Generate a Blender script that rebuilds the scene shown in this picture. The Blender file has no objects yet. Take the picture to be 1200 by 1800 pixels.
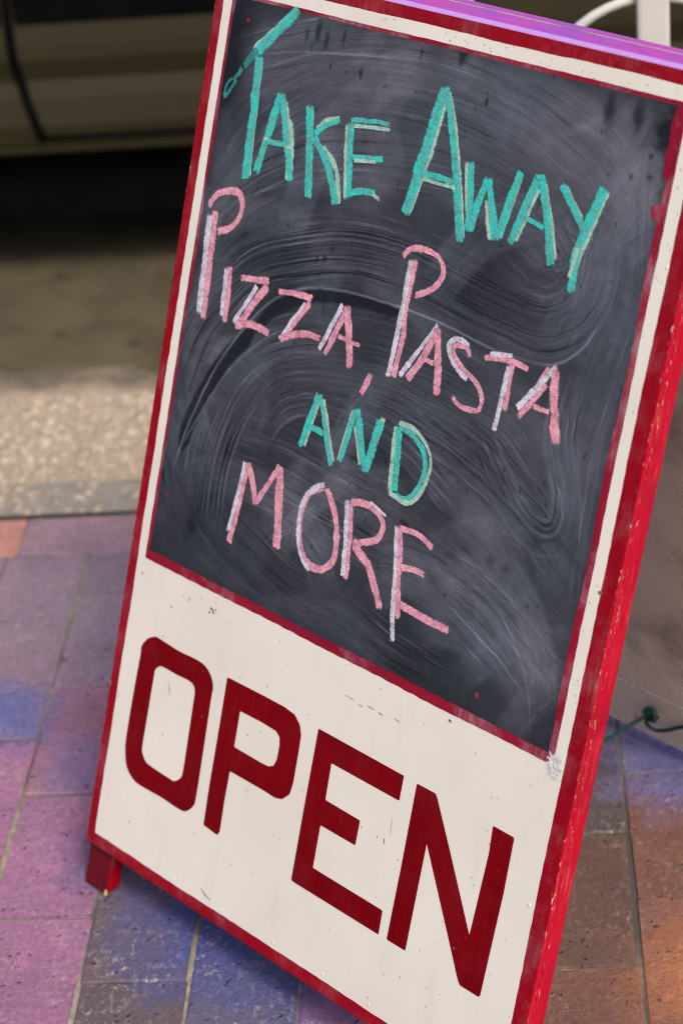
import bpy, bmesh, math, random
import numpy as np
from mathutils import Matrix, Vector

scene = bpy.context.scene
COL = scene.collection
R_ = math.radians

# ------------------------------------------------------------------ camera
def basis(x, y, z, loc):
    return Matrix(((x[0], y[0], z[0], loc[0]), (x[1], y[1], z[1], loc[1]), (x[2], y[2], z[2], loc[2]), (0, 0, 0, 1)))

cam_d = bpy.data.cameras.new('camera')
cam_d.sensor_fit = 'VERTICAL'
cam_d.sensor_height = 36.0
cam_d.sensor_width = 24.0
cam_d.lens = 85.0
cam_d.clip_start = 0.05
cam_d.clip_end = 2000
cam_d.dof.use_dof = True
cam_d.dof.focus_distance = 2.12
cam_d.dof.aperture_fstop = 5.3
cam = bpy.data.objects.new('camera', cam_d)
COL.objects.link(cam)
cam.matrix_world = basis((0.995903, 0.046414, -0.077608), (0.046007, 0.478784, 0.876726), (0.077850, -0.876705, 0.474687), (0, 0, 1.4911))
scene.camera = cam
scene.cycles.filter_width = 1.05

# ------------------------------------------------------------------ sky, sun, exposure
SUN_EL, SUN_AZ = 50.0, 152.0        # azimuth clockwise from +Y
world = bpy.data.worlds.new('World')
scene.world = world
world.use_nodes = True
wn = world.node_tree
wn.nodes.clear()
sky = wn.nodes.new('ShaderNodeTexSky')
sky.sky_type = 'NISHITA'
sky.sun_disc = False
sky.sun_elevation = R_(SUN_EL)
sky.sun_rotation = R_(SUN_AZ)
sky.air_density = 1.0
sky.dust_density = 5.0
sky.ozone_density = 1.0
bg = wn.nodes.new('ShaderNodeBackground')
bg.inputs['Strength'].default_value = 0.10
wo = wn.nodes.new('ShaderNodeOutputWorld')
wn.links.new(sky.outputs[0], bg.inputs[0])
wn.links.new(bg.outputs[0], wo.inputs[0])

sun_d = bpy.data.lights.new('sun', 'SUN')
sun_d.energy = 1.5
sun_d.angle = R_(18)
sun_d.color = (1.0, 0.93, 0.82)
sun = bpy.data.objects.new('sun', sun_d)
COL.objects.link(sun)
sd = Vector((math.sin(R_(SUN_AZ))*math.cos(R_(SUN_EL)), math.cos(R_(SUN_AZ))*math.cos(R_(SUN_EL)), math.sin(R_(SUN_EL))))
sun.location = sd*20
sun.rotation_euler = sd.to_track_quat('Z', 'Y').to_euler()

scene.view_settings.view_transform = 'Standard'
scene.view_settings.look = 'None'
scene.view_settings.exposure = 0.75
scene.view_settings.gamma = 1.0
scene.view_settings.use_curve_mapping = False

# ------------------------------------------------------------------ helpers
rnd = random.Random(3)

def tag(o, label=None, cat=None, group=None, kind=None):
    if label: o['label'] = label
    if cat: o['category'] = cat
    if group: o['group'] = group
    if kind: o['kind'] = kind
    return o

def link(o, parent=None, mw=None):
    COL.objects.link(o)
    if parent is not None:
        o.parent = parent
    if mw is not None:
        pm = WORLD.get(parent.name, Matrix.Identity(4)) if parent is not None else Matrix.Identity(4)
        o.matrix_local = pm.inverted() @ mw
        WORLD[o.name] = mw
    else:
        WORLD[o.name] = (WORLD.get(parent.name, Matrix.Identity(4)) if parent is not None else Matrix.Identity(4)).copy()
    return o
WORLD = {}

def empty(name, mw):
    o = bpy.data.objects.new(name, None)
    o.empty_display_size = .1
    return link(o, None, mw)

def mobj(name, bm, mats, parent=None, mw=None, smooth=False):
    me = bpy.data.meshes.new(name)
    bm.to_mesh(me)
    bm.free()
    return dobj(name, me, mats, parent, mw, smooth)

def dobj(name, me, mats, parent=None, mw=None, smooth=False):
    for m in (mats if isinstance(mats, (list, tuple)) else [mats]):
        me.materials.append(m)
    if smooth:
        me.polygons.foreach_set('use_smooth', [True]*len(me.polygons))
    return link(bpy.data.objects.new(name, me), parent, mw)

def add_box(bm, lo, hi, bevel=0.0, seg=1, mat=0):
    r = bmesh.ops.create_cube(bm, size=1.0)
    vs = r['verts']
    c = [(a+b)/2 for a, b in zip(lo, hi)]
    s = [abs(b-a) for a, b in zip(lo, hi)]
    for v in vs:
        v.co = Vector((c[0]+v.co.x*s[0], c[1]+v.co.y*s[1], c[2]+v.co.z*s[2]))
    fs = list({f for v in vs for f in v.link_faces})
    for f in fs: f.material_index = mat
    if bevel > 0:
        es = list({e for v in vs for e in v.link_edges})
        b = bmesh.ops.bevel(bm, geom=es, offset=bevel, segments=seg, affect='EDGES', profile=.5)
        for f in b['faces']: f.material_index = mat
    return vs

def add_tube(bm, pts, r, n=10, closed=False, mat=0, cap=True):
    pts = [Vector(p) for p in pts]
    rings = []
    m = len(pts)
    prev = None
    for i, p in enumerate(pts):
        if closed:
            t = pts[(i+1) % m]-pts[i-1]
        else:
            t = pts[min(i+1, m-1)]-pts[max(i-1, 0)]
        t.normalize()
        if prev is None:
            a = Vector((0, 0, 1)) if abs(t.z) < .9 else Vector((1, 0, 0))
            u = t.cross(a).normalized()
        else:
            u = (prev-t*prev.dot(t)).normalized()
        prev = u
        w = t.cross(u)
        rr = r[i] if isinstance(r, (list, tuple)) else r
        rings.append([bm.verts.new(p+u*math.cos(2*math.pi*k/n)*rr+w*math.sin(2*math.pi*k/n)*rr) for k in range(n)])
    rng_ = range(m if closed else m-1)
    for i in rng_:
        A, B = rings[i], rings[(i+1) % m]
        for k in range(n):
            f = bm.faces.new((A[k], A[(k+1) % n], B[(k+1) % n], B[k]))
            f.material_index = mat
            f.smooth = True
    if cap and not closed:
        bm.faces.new(list(reversed(rings[0]))).material_index = mat
        bm.faces.new(rings[-1]).material_index = mat

def smooth_path(pts, n=10):
    p = [Vector(q) for q in pts]
    p = [p[0]*2-p[1]]+p+[p[-1]*2-p[-2]]
    out = []
    for i in range(1, len(p)-2):
        a, b, c, d = p[i-1], p[i], p[i+1], p[i+2]
        for k in range(n):
            t = k/n
            out.append(.5*(2*b+(c-a)*t+(2*a-5*b+4*c-d)*t*t+(3*b-a-3*c+d)*t**3))
    out.append(p[-2])
    return out

# ------------------------------------------------------------------ materials
class NT:
    def __init__(self, name):
        self.m = bpy.data.materials.new(name)
        self.m.use_nodes = True
        self.t = self.m.node_tree
        self.t.nodes.clear()
        self.out = self.t.nodes.new('ShaderNodeOutputMaterial')
    def n(self, kind, **kw):
        nd = self.t.nodes.new(kind)
        for k, v in kw.items():
            if hasattr(nd, k) and k not in nd.inputs: setattr(nd, k, v)
            else: self.set(nd.inputs[k], v)
        return nd
    def set(self, sock, v):
        if isinstance(v, bpy.types.NodeSocket): self.t.links.new(v, sock)
        elif isinstance(v, bpy.types.Node): self.t.links.new(v.outputs[0], sock)
        else:
            if isinstance(v, (tuple, list)) and len(v) == 3 and sock.type == 'RGBA': v = (*v, 1)
            sock.default_value = v
    def math(self, op, a, b=None, c=None, clamp=False):
        nd = self.t.nodes.new('ShaderNodeMath'); nd.operation = op; nd.use_clamp = clamp
        self.set(nd.inputs[0], a)
        if b is not None: self.set(nd.inputs[1], b)
        if c is not None: self.set(nd.inputs[2], c)
        return nd.outputs[0]
    def mix(self, fac, a, b, blend='MIX'):
        nd = self.t.nodes.new('ShaderNodeMix'); nd.data_type = 'RGBA'; nd.blend_type = blend
        self.set(nd.inputs[0], fac); self.set(nd.inputs[6], a); self.set(nd.inputs[7], b)
        return nd.outputs[2]
    def ramp(self, x, lo, hi, a=0.0, b=1.0):
        nd = self.t.nodes.new('ShaderNodeMapRange'); nd.clamp = True
        self.set(nd.inputs[0], x)
        for i, v in enumerate((lo, hi, a, b)): self.set(nd.inputs[i+1], v)
        return nd.outputs[0]
    def noise(self, vec, scale, detail=4.0, rough=.55, dist=0.0, out=0):
        nd = self.t.nodes.new('ShaderNodeTexNoise')
        if vec is not None: self.set(nd.inputs['Vector'], vec)
        nd.inputs['Scale'].default_value = scale; nd.inputs['Detail'].default_value = detail
        nd.inputs['Roughness'].default_value = rough; nd.inputs['Distortion'].default_value = dist
        return nd.outputs[out]
    def voro(self, vec, scale, feat='F1', out='Distance'):
        nd = self.t.nodes.new('ShaderNodeTexVoronoi'); nd.feature = feat
        self.set(nd.inputs['Vector'], vec); nd.inputs['Scale'].default_value = scale
        return nd.outputs[out]
    def vmul(self, vec, s):
        nd = self.t.nodes.new('ShaderNodeVectorMath'); nd.operation = 'MULTIPLY'
        self.set(nd.inputs[0], vec); nd.inputs[1].default_value = s
        return nd.outputs[0]
    def vadd(self, a, b):
        nd = self.t.nodes.new('ShaderNodeVectorMath'); nd.operation = 'ADD'
        self.set(nd.inputs[0], a); self.set(nd.inputs[1], b)
        return nd.outputs[0]
    def obj(self): return self.n('ShaderNodeTexCoord').outputs['Object']
    def pos(self): return self.n('ShaderNodeNewGeometry').outputs['Position']
    def sep(self, v):
        s = self.n('ShaderNodeSeparateXYZ'); self.set(s.inputs[0], v); return s.outputs
    def bump(self, h, strength, dist):
        b = self.n('ShaderNodeBump'); b.inputs['Strength'].default_value = strength; b.inputs['Distance'].default_value = dist
        self.set(b.inputs['Height'], h); return b.outputs[0]
    def bsdf(self, color, rough=.5, normal=None, **kw):
        b = self.n('ShaderNodeBsdfPrincipled')
        self.set(b.inputs['Base Color'], color); self.set(b.inputs['Roughness'], rough)
        if normal is not None: self.set(b.inputs['Normal'], normal)
        for k, v in kw.items(): self.set(b.inputs[k.replace('_', ' ')], v)
        return b
    def done(self, sh):
        self.t.links.new(sh.outputs[0] if isinstance(sh, bpy.types.Node) else sh, self.out.inputs[0])
        return self.m

def simple(name, col, rough=.5, var=.15, scale=30, bump=0.0, metallic=0.0, coat=0.0, bscale=200, spec=.5):
    t = NT(name)
    v = t.noise(t.obj(), scale)
    c = t.mix(t.ramp(v, .3, .7), tuple(x*(1-var) for x in col), tuple(min(x*(1+var), 1) for x in col))
    nrm = t.bump(t.noise(t.obj(), bscale), bump, .002) if bump else None
    return t.done(t.bsdf(c, rough, nrm, Metallic=metallic, Coat_Weight=coat, Specular_IOR_Level=spec))

# ------------------------------------------------------------------ what is drawn on the board (board millimetres, x right, y down)
CHALK = [
 ('TAKE', 'T', [('g',3.0,[(114.5,25.6),(63.8,70.0)]),('t',9.3,[(117.1,26.7),(94.0,49.9),(70.2,73.1)]),('t2',7.8,[(71.5,71.8),(62.4,80.7),(55.7,89.7)]),('t2',4.1,[(53.9,89.0),(49.4,97.1),(43.1,104.6)]),('t2',2.9,[(43.8,100.8),(36.6,108.4),(33.9,121.1)]),('t2',3.5,[(49.5,100.8),(43.5,109.8),(36.4,121.2)]),('t2',2.1,[(37.2,117.8),(34.3,122.6)]),('g',3.9,[(78.9,75.7),(84.4,153.1),(87.3,184.3)]),('t',10.2,[(75.5,74.8),(79.3,135.7),(81.9,189.1)])]),
 ('TAKE', 'A', [('g',3.7,[(109.8,110.5),(98.9,159.7)]),('t',8.2,[(111.8,102.4),(103.9,137.7),(94.3,180.1)]),('g',9.1,[(116.3,107.8),(133.7,143.2),(139.9,177.3)]),('t',7.5,[(112.5,102.3),(125.3,134.5),(143.1,177.7)]),('g',3.1,[(97.4,146.8),(140.4,148.1)]),('t',4.6,[(101.2,149.2),(129.0,146.2)])]),
 ('TAKE', 'K', [('g',3.7,[(155.2,108.1),(171.9,187.1)]),('t',9.0,[(151.4,105.3),(160.1,143.1),(169.1,188.2)]),('g',3.8,[(164.3,125.8),(176.0,114.8),(192.9,110.0)]),('t',4.9,[(163.0,130.1),(176.6,120.3),(193.3,111.5)]),('g',6.2,[(176.3,137.2),(199.1,155.5),(209.3,184.0)]),('t',8.3,[(163.5,132.1),(185.0,150.8),(197.1,168.7),(205.3,186.0)])]),
 ('TAKE', 'E', [('g',5.1,[(203.1,112.1),(210.0,148.2),(216.9,178.3)]),('t',6.5,[(207.1,110.3),(220.9,176.4)]),('t',3.9,[(206.0,108.5),(233.0,104.8),(256.5,103.2)]),('g',3.4,[(210.7,112.6),(257.7,107.9)]),('t',4.4,[(216.1,139.8),(255.7,133.7)]),('g',3.0,[(218.2,142.4),(248.0,137.8)]),('t',5.5,[(218.1,171.4),(237.5,165.7),(253.4,164.8)]),('g',3.3,[(248.2,164.4),(260.2,168.8)])]),
 ('AWAY', 'A', [('g',4.6,[(316.4,65.3),(309.1,120.2),(295.6,175.0)]),('t',9.9,[(311.6,60.0),(302.6,116.7),(292.0,174.8)]),('g',3.9,[(317.7,62.7),(335.7,97.8),(364.9,179.0)]),('t',7.9,[(313.5,59.6),(330.6,96.4),(362.0,183.6)]),('t',5.3,[(302.0,136.4),(326.1,135.3),(347.8,136.5)]),('g',2.9,[(304.4,140.4),(347.2,139.6)])]),
 ('AWAY', 'W', [('g',3.9,[(353.0,114.6),(359.8,143.6),(367.0,168.8)]),('t',7.2,[(357.4,113.7),(363.7,140.4),(369.2,172.2)]),('t',7.5,[(370.5,171.9),(373.7,147.9),(380.7,123.2)]),('g',5.1,[(382.7,141.1),(395.8,173.8)]),('t',7.6,[(380.7,123.2),(391.3,148.8),(401.5,172.5)]),('g',3.1,[(406.0,169.5),(417.1,116.9)]),('t',8.0,[(402.0,171.9),(408.2,140.3),(415.4,110.2)])]),
 ('AWAY', 'A', [('g',4.8,[(437.2,119.7),(422.1,168.2)]),('t',7.8,[(433.9,112.0),(425.1,142.3),(417.1,171.8)]),('t',4.1,[(430.0,111.9),(442.2,109.7)]),('g',4.2,[(442.1,114.0),(458.6,148.0),(469.2,173.8)]),('t',7.3,[(438.7,111.0),(452.1,142.4),(465.4,178.5)]),('t',4.3,[(427.5,146.5),(451.7,150.5)])]),
 ('AWAY', 'Y', [('g',3.3,[(464.2,111.6),(488.8,134.1)]),('t',5.6,[(459.8,111.6),(475.4,125.5),(492.7,144.0)]),('g',5.2,[(509.7,106.5),(499.3,141.1),(494.0,163.2),(489.3,190.2)]),('t',8.2,[(505.7,105.0),(494.1,142.3),(489.4,162.0),(492.4,194.7)]),('g',4.1,[(490.5,154.7),(487.0,183.7)])]),
 ('PIZZA', 'P', [('p',6.4,[(38.3,224.4),(40.0,217.5),(48.7,208.6),(63.1,202.8),(76.3,202.6),(82.8,209.2),(83.8,219.7),(78.1,230.1),(66.9,238.5),(54.0,243.7)]),('p',7.3,[(48.2,224.4),(50.1,255.4),(52.4,292.1),(53.7,328.7)]),('w',7.0,[(40.8,229.3),(43.5,269.6),(46.8,324.9)])]),
 ('PIZZA', 'I', [('p',6.4,[(79.7,270.2),(82.8,292.8),(83.8,324.3)]),('w',5.6,[(76.3,273.2),(79.3,319.4)])]),
 ('PIZZA', 'Z', [('p',5.8,[(96.3,277.1),(113.8,275.0),(137.1,271.4)]),('p',7.8,[(135.6,275.0),(120.1,297.1),(104.2,319.1)]),('w',4.7,[(121.9,278.4),(97.0,320.3)]),('p',7.0,[(99.4,323.0),(119.7,315.6),(147.8,317.5)])]),
 ('PIZZA', 'Z', [('p',5.2,[(149.8,277.4),(174.9,273.3),(197.2,272.5)]),('p',6.3,[(195.1,276.2),(179.5,298.1),(167.8,314.5)]),('w',3.8,[(189.2,277.6),(161.8,319.2)]),('p',6.3,[(163.3,318.8),(183.7,308.7),(199.2,305.2),(216.3,305.5)])]),
 ('PIZZA', 'A', [('p',6.6,[(241.5,272.8),(231.9,297.7),(223.3,317.9)]),('w',5.3,[(236.3,266.9),(225.0,294.3),(215.7,315.1)]),('p',8.7,[(241.6,267.1),(250.4,292.9),(258.2,321.0)]),('p',4.2,[(235.4,296.3),(252.3,297.6),(267.3,297.8)])]),
 ('PIZZA', ',', [('p',5.9,[(285.5,317.2),(281.8,328.7),(277.3,340.3)])]),
 ('PASTA', 'P', [('p',5.5,[(298.5,211.4),(302.6,204.9),(311.2,199.9),(326.9,197.7),(340.9,200.8),(348.8,209.9),(346.2,221.4),(336.8,230.7),(327.5,235.5),(319.9,239.4)]),('p',6.8,[(314.1,208.2),(313.5,247.5),(315.6,281.0),(312.1,315.1)]),('w',6.1,[(309.4,209.3),(309.5,248.6),(308.2,282.9),(305.8,316.3)])]),
 ('PASTA', 'A', [('p',6.7,[(353.9,261.9),(344.0,286.1),(329.3,312.0)]),('w',4.7,[(354.3,255.3),(344.0,272.5),(319.8,311.5)]),('p',8.1,[(354.3,258.3),(362.2,288.8),(367.8,316.0)]),('p',4.7,[(341.6,287.8),(358.4,290.3)])]),
 ('PASTA', 'S', [('w',5.1,[(394.5,264.7),(383.0,262.3),(375.3,264.3),(371.3,270.3),(374.3,276.5),(381.9,284.5),(391.5,289.8),(399.1,292.7)]),('p',4.6,[(397.1,274.4),(395.0,269.0),(389.6,266.5),(380.2,267.5),(377.0,270.8),(380.0,277.0),(390.1,284.2),(402.2,288.9),(413.4,295.7),(418.7,303.2),(419.0,312.0),(414.6,315.8),(402.6,316.7),(392.5,315.1),(384.5,310.8)])]),
 ('PASTA', 'T', [('p',4.8,[(412.6,269.2),(431.1,265.8),(446.6,264.5),(464.1,266.6)]),('w',3.8,[(418.1,264.3),(444.6,259.2)]),('p',5.7,[(444.8,265.0),(446.5,307.2)]),('w',5.0,[(442.2,267.7),(438.8,326.2)])]),
 ('PASTA', 'A', [('p',3.3,[(484.9,257.6),(475.5,275.6)]),('p',5.4,[(486.1,271.7),(461.8,307.7)]),('w',5.3,[(493.6,254.3),(476.6,277.2),(458.7,300.8)]),('p',8.6,[(493.1,257.3),(495.1,276.9),(507.3,318.4)]),('p',4.4,[(475.0,293.2),(495.8,294.1)])]),
 ('AND', 'A', [('g',3.5,[(228.8,352.3),(218.0,405.2)]),('t',6.3,[(225.7,352.1),(212.2,406.9)]),('g',5.9,[(231.3,355.9),(257.8,409.3)]),('t',5.2,[(226.7,352.9),(242.4,384.6),(256.3,412.5)]),('t',5.5,[(217.9,385.8),(230.2,385.5),(241.4,387.0)])]),
 ('AND', 'N', [('g',4.1,[(272.0,354.9),(263.1,406.1)]),('t',6.2,[(275.2,352.4),(266.0,405.8)]),('g',5.1,[(277.2,366.5),(292.8,401.4)]),('t',7.2,[(276.6,352.0),(299.1,405.8)]),('g',5.4,[(310.1,350.3),(306.0,377.5)]),('t',8.1,[(300.3,404.4),(303.6,382.4),(308.1,354.0)])]),
 ('AND', 'D', [('g',5.6,[(327.6,353.5),(329.9,385.0),(333.3,412.6)]),('t',7.0,[(331.0,352.5),(335.9,385.7),(339.5,411.2)]),('t',5.3,[(329.7,352.9),(347.7,355.9),(363.8,366.0),(369.7,380.7),(365.8,398.8),(353.7,413.0),(339.1,412.4)]),('g',4.1,[(328.9,350.0),(350.8,351.4),(369.3,362.8),(375.6,378.9),(370.5,400.5),(355.8,415.5),(331.1,412.7)])]),
 ('MORE', 'M', [('p',6.9,[(148.2,440.8),(144.5,482.6),(139.6,523.6)]),('w',5.3,[(144.9,440.7),(140.9,478.1),(136.2,513.4)]),('p',7.1,[(148.2,440.8),(159.2,458.5),(167.9,476.9)]),('p',5.9,[(167.6,475.9),(178.8,455.2),(192.0,430.9)]),('p',9.3,[(192.0,430.9),(198.9,468.2),(205.6,508.0)])]),
 ('MORE', 'O', [('p',6.6,[(253.7,432.6),(235.5,443.6),(228.9,464.2),(231.4,486.8),(241.9,503.6),(255.8,508.8),(272.2,503.3),(280.2,489.2),(277.5,466.4),(267.9,446.4),(254.5,432.8)]),('w',4.7,[(253.2,430.6),(237.2,440.9),(228.0,460.6),(229.6,485.8),(238.8,503.6),(252.9,513.1)])]),
 ('MORE', 'R', [('p',7.3,[(288.7,435.5),(294.4,470.0),(299.0,506.2)]),('w',5.8,[(283.7,433.9),(290.9,471.2),(294.9,504.9)]),('p',6.3,[(287.3,436.0),(308.6,431.4),(326.7,435.7),(333.3,444.1),(331.3,453.7),(320.3,462.6),(299.8,470.4)]),('w',2.4,[(311.3,427.4),(335.2,434.5)]),('p',7.6,[(300.2,471.9),(321.6,482.4),(337.4,501.0),(347.5,517.3)])]),
 ('MORE', 'E', [('p',7.0,[(351.5,438.2),(357.1,454.7),(361.9,484.7),(369.0,518.2)]),('w',4.9,[(349.2,437.9),(356.7,475.9),(362.1,511.1),(369.3,539.4)]),('p',5.5,[(352.3,438.5),(375.9,438.1),(396.5,443.8)]),('p',5.7,[(361.6,472.2),(380.2,469.0),(393.2,469.3)]),('p',7.1,[(367.5,503.9),(394.7,506.0),(432.3,506.7)])]),
]
PAINTED = {
 'O': [[(46.9,652.2),(39.8,662.5),(40.0,672.3),(38.7,703.5),(38.0,758.4),(40.2,775.9),(45.2,788.6),(55.5,796.4),(68.6,799.3),(103.9,798.4),(128.3,799.2),(141.1,797.4),(150.7,788.0),(152.6,777.3),(152.1,734.7),(150.9,677.0),(151.0,664.8),(146.3,656.0),(136.4,649.3),(122.9,647.2),(94.2,648.1),(64.5,646.5),(56.5,647.2)],[(70.8,672.6),(65.4,678.2),(64.7,686.5),(64.4,719.1),(64.0,757.3),(65.5,765.8),(71.8,772.4),(80.5,774.4),(109.1,775.4),(118.4,774.9),(126.2,768.5),(128.2,760.5),(127.9,732.0),(127.2,694.9),(126.4,677.6),(122.6,672.8),(115.6,671.0),(97.3,671.7),(78.6,671.5)]],
 'P': [[(168.1,647.9),(174.3,647.6),(221.4,646.7),(250.6,646.6),(265.5,648.5),(274.3,655.2),(278.2,663.9),(278.7,682.3),(278.8,711.2),(276.9,723.1),(268.2,731.9),(257.9,734.4),(243.0,733.7),(193.1,734.1),(192.4,762.5),(193.2,796.8),(190.5,801.5),(169.3,799.8),(168.3,758.4),(168.5,696.5)],[(193.1,672.7),(222.7,671.9),(245.0,672.7),(250.8,676.4),(252.7,684.1),(252.5,697.9),(249.6,706.0),(243.0,709.0),(232.1,709.6),(193.3,709.2)]],
 'E': [[(298.5,649.2),(411.8,649.7),(411.7,673.6),(322.3,673.8),(323.0,709.7),(369.8,710.3),(369.6,734.8),(322.6,734.9),(322.7,777.5),(416.6,777.9),(417.1,801.3),(331.8,801.2),(299.9,801.2),(298.1,799.7),(298.2,794.5),(298.1,723.2)]],
 'N': [[(428.4,650.2),(451.7,650.0),(454.5,653.0),(480.9,693.1),(520.0,754.2),(523.3,675.9),(521.8,650.7),(547.0,651.0),(547.6,702.3),(544.8,800.6),(542.4,801.7),(520.4,801.6),(517.1,798.1),(497.6,767.2),(452.7,697.2),(451.8,801.1),(427.7,801.1),(428.5,730.1)]],
}
WIPES = [
 (75,0.30,0.90,0.30,[(33.6,99.5),(106.4,68.3),(192.9,48.3),(305.3,40.9),(408.7,55.2),(498.8,88.2),(542.2,138.1)]),
 (87,0.50,1.00,0.26,[(46.7,203.6),(82.5,132.4),(157.6,87.3),(255.2,64.4),(360.0,69.1),(436.9,89.3),(489.4,122.4),(511.5,159.1)]),
 (70,0.40,0.90,0.25,[(32.5,266.6),(75.5,202.8),(159.5,156.1),(257.8,130.7),(375.3,128.2),(452.6,149.3),(491.7,177.9)]),
 (64,0.40,0.80,0.30,[(529.5,68.2),(546.3,164.7),(540.4,245.3),(537.9,317.4),(539.4,394.6),(539.7,443.9)]),
 (99,0.50,0.80,0.16,[(57.3,438.7),(77.0,483.9),(137.4,521.5),(225.9,547.7),(338.2,562.6),(440.9,567.0)]),
 (87,0.40,0.70,0.14,[(10.6,372.4),(30.2,435.2),(45.8,499.3),(58.8,553.0)]),
 (104,0.50,0.90,0.20,[(118.1,443.2),(245.6,437.2),(367.2,446.2),(471.6,472.7),(548.9,515.6)]),
 (81,0.50,0.90,0.22,[(94.1,518.5),(93.2,445.0),(111.9,383.9),(156.6,333.5),(227.5,304.1),(314.5,296.5),(421.8,307.3),(490.2,341.5),(532.9,382.1)]),
 (58,0.50,0.90,0.22,[(145.2,418.5),(174.1,371.9),(237.4,343.6),(317.0,334.4),(406.2,351.9),(495.0,384.4),(555.3,418.8)]),
 (35,0.40,0.90,0.20,[(164.8,399.1),(190.9,375.3),(234.2,361.4),(287.0,361.1),(348.8,374.1),(410.7,396.1)]),
 (75,0.60,1.00,0.20,[(23.7,408.5),(47.8,329.1),(105.4,257.6),(191.4,221.6),(263.4,210.0),(336.3,215.4),(414.6,228.0),(467.8,231.4),(501.0,213.3),(514.4,181.7),(506.3,151.1),(475.3,139.5)]),
 (41,0.50,0.90,0.22,[(408.4,178.6),(443.9,189.4),(479.3,190.3),(499.3,171.4),(498.1,143.6),(473.0,130.7)]),
 (41,0.40,1.00,0.30,[(508.6,254.0),(509.9,306.5),(530.5,348.7),(530.0,383.0),(511.1,396.5),(475.6,385.6),(441.3,356.4),(421.6,332.3)]),
 (35,0.30,0.90,0.30,[(435.8,413.5),(490.0,441.0),(529.1,477.6),(553.7,534.0)]),
 (41,0.30,0.70,0.30,[(411.3,452.3),(469.1,463.4),(521.4,485.4),(563.5,510.1)]),
]
LINES = [
 (1.6,0.75,[(44.1,481.4),(56.0,433.4),(77.2,379.7),(107.0,330.3),(138.4,292.5),(172.6,270.7),(208.8,260.2),(260.0,254.3),(346.2,253.8),(423.0,260.1),(474.9,258.4),(498.1,249.7),(517.7,229.3),(527.1,206.6)]),
 (1.6,0.40,[(47.8,464.2),(69.6,418.2),(99.6,368.0),(138.9,327.4),(180.1,300.6)]),
 (1.0,0.35,[(473.5,464.4),(502.1,487.3),(526.9,518.9),(541.4,559.2)]),
 (1.0,0.30,[(61.2,78.8),(121.0,64.2),(208.6,52.0),(291.8,42.3)]),
 (1.2,0.30,[(75.9,89.2),(150.9,60.6),(250.5,45.7)]),
 (1.0,0.25,[(22.5,260.7),(84.5,206.2),(177.2,165.3)]),
 (0.9,0.30,[(503.4,342.4),(522.9,355.9),(528.8,378.5),(516.7,393.2),(497.4,393.6)]),
 (0.9,0.30,[(101.2,425.8),(118.4,376.6),(172.2,332.1),(244.2,310.2)]),
]
DARKS = [
 (17.0,0.80,[(51.4,457.5),(63.6,411.4),(91.4,361.9),(125.3,321.7)]),
 (11.0,0.75,[(125.3,321.7),(154.1,291.3),(203.1,268.4),(268.4,258.3),(304.8,258.3)]),
]
BLOBS = [(457.9,73.5,70,40,0.18),(520.5,101.8,40,60,0.16),(401.4,51.9,60,25,0.1),(151.5,63.0,60,20,0.08),(517.4,275.4,35,60,0.13),(521.4,485.4,35,40,0.12),(535.2,366.7,35,60,0.1),(97.9,129.5,40,40,0.06),(233.1,148.4,90,40,0.05),(58.0,370.9,20,60,0.05),(562.4,445.8,20,40,0.05),(41.9,66.5,16,40,-0.5),(34.4,86.1,12,30,-0.5),(95.2,541.0,25,30,-0.1),(383.7,567.3,80,30,-0.12),(334.4,547.7,60,30,-0.08),(236.8,280.8,60,15,-0.12),(440.3,175.9,40,18,-0.12),(71.5,497.0,30,40,-0.06),(174.6,537.3,50,30,-0.08),(486.1,554.9,40,25,-0.1)]
SPOTS = [(146.1,41.2,4,9,0.8),(158.8,46.6,3,9,0.7),(132.2,47.1,3,7,0.7),(140.9,57.2,2,5,0.6),(179.8,40.5,2.5,9,0.6),(326.3,30.0,5,10,0.8),(493.6,45.9,6,14,0.8),(524.4,44.5,6,13,0.8),(557.2,51.5,14,20,0.95),(362.0,64.0,2,4,0.8),(208.2,67.5,2.6,5,0.8),(169.0,69.0,1.5,3,0.7),(276.9,38.6,2,6,0.6),(543.5,72.1,3,3,0.7),(546.6,88.1,4,3,0.7),(528.3,90.6,2.5,2.5,0.7),(560.7,79.8,4,9,0.8),(192.9,236.9,2,4,0.8),(202.8,233.5,2,4,0.8),(211.7,223.6,3,3,0.6),(83.9,526.3,6,10,0.7),(212.0,279.3,2,4,0.6),(356.9,433.9,5,2.5,0.7),(291.2,261.8,4,6,0.6),(420.0,477.8,2,2,0.7),(522.6,452.8,2,2,0.6),(481.5,433.8,5,4,0.4),(461.3,433.0,5,4,0.4)]
DUST_GAIN = 0.70
# chalk dust left by wiping, in board millimetres (x right, y down)
def catmull(pts, n):
    p = np.array(pts, float)
    p = np.vstack([2*p[0]-p[1], p, 2*p[-1]-p[-2]])
    out = []
    for i in range(1, len(p)-2):
        t = np.linspace(0, 1, n, endpoint=False)[:, None]
        a, b, c, d = p[i-1], p[i], p[i+1], p[i+2]
        out.append(.5*(2*b + (c-a)*t + (2*a-5*b+4*c-d)*t**2 + (3*b-a-3*c+d)*t**3))
    out.append(p[-2][None])
    q = np.vstack(out)
    s = np.r_[0, np.cumsum(np.linalg.norm(np.diff(q, axis=0), axis=1))]
    return q, s

def resample(pts, step):
    q, s = catmull(pts, 24)
    m = max(int(s[-1]/step), 2)
    t = np.linspace(0, s[-1], m)
    q = np.c_[np.interp(t, s, q[:, 0]), np.interp(t, s, q[:, 1])]
    d = np.gradient(q, axis=0); d /= np.linalg.norm(d, axis=1)[:, None] + 1e-9
    return q, np.c_[-d[:, 1], d[:, 0]], t

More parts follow.
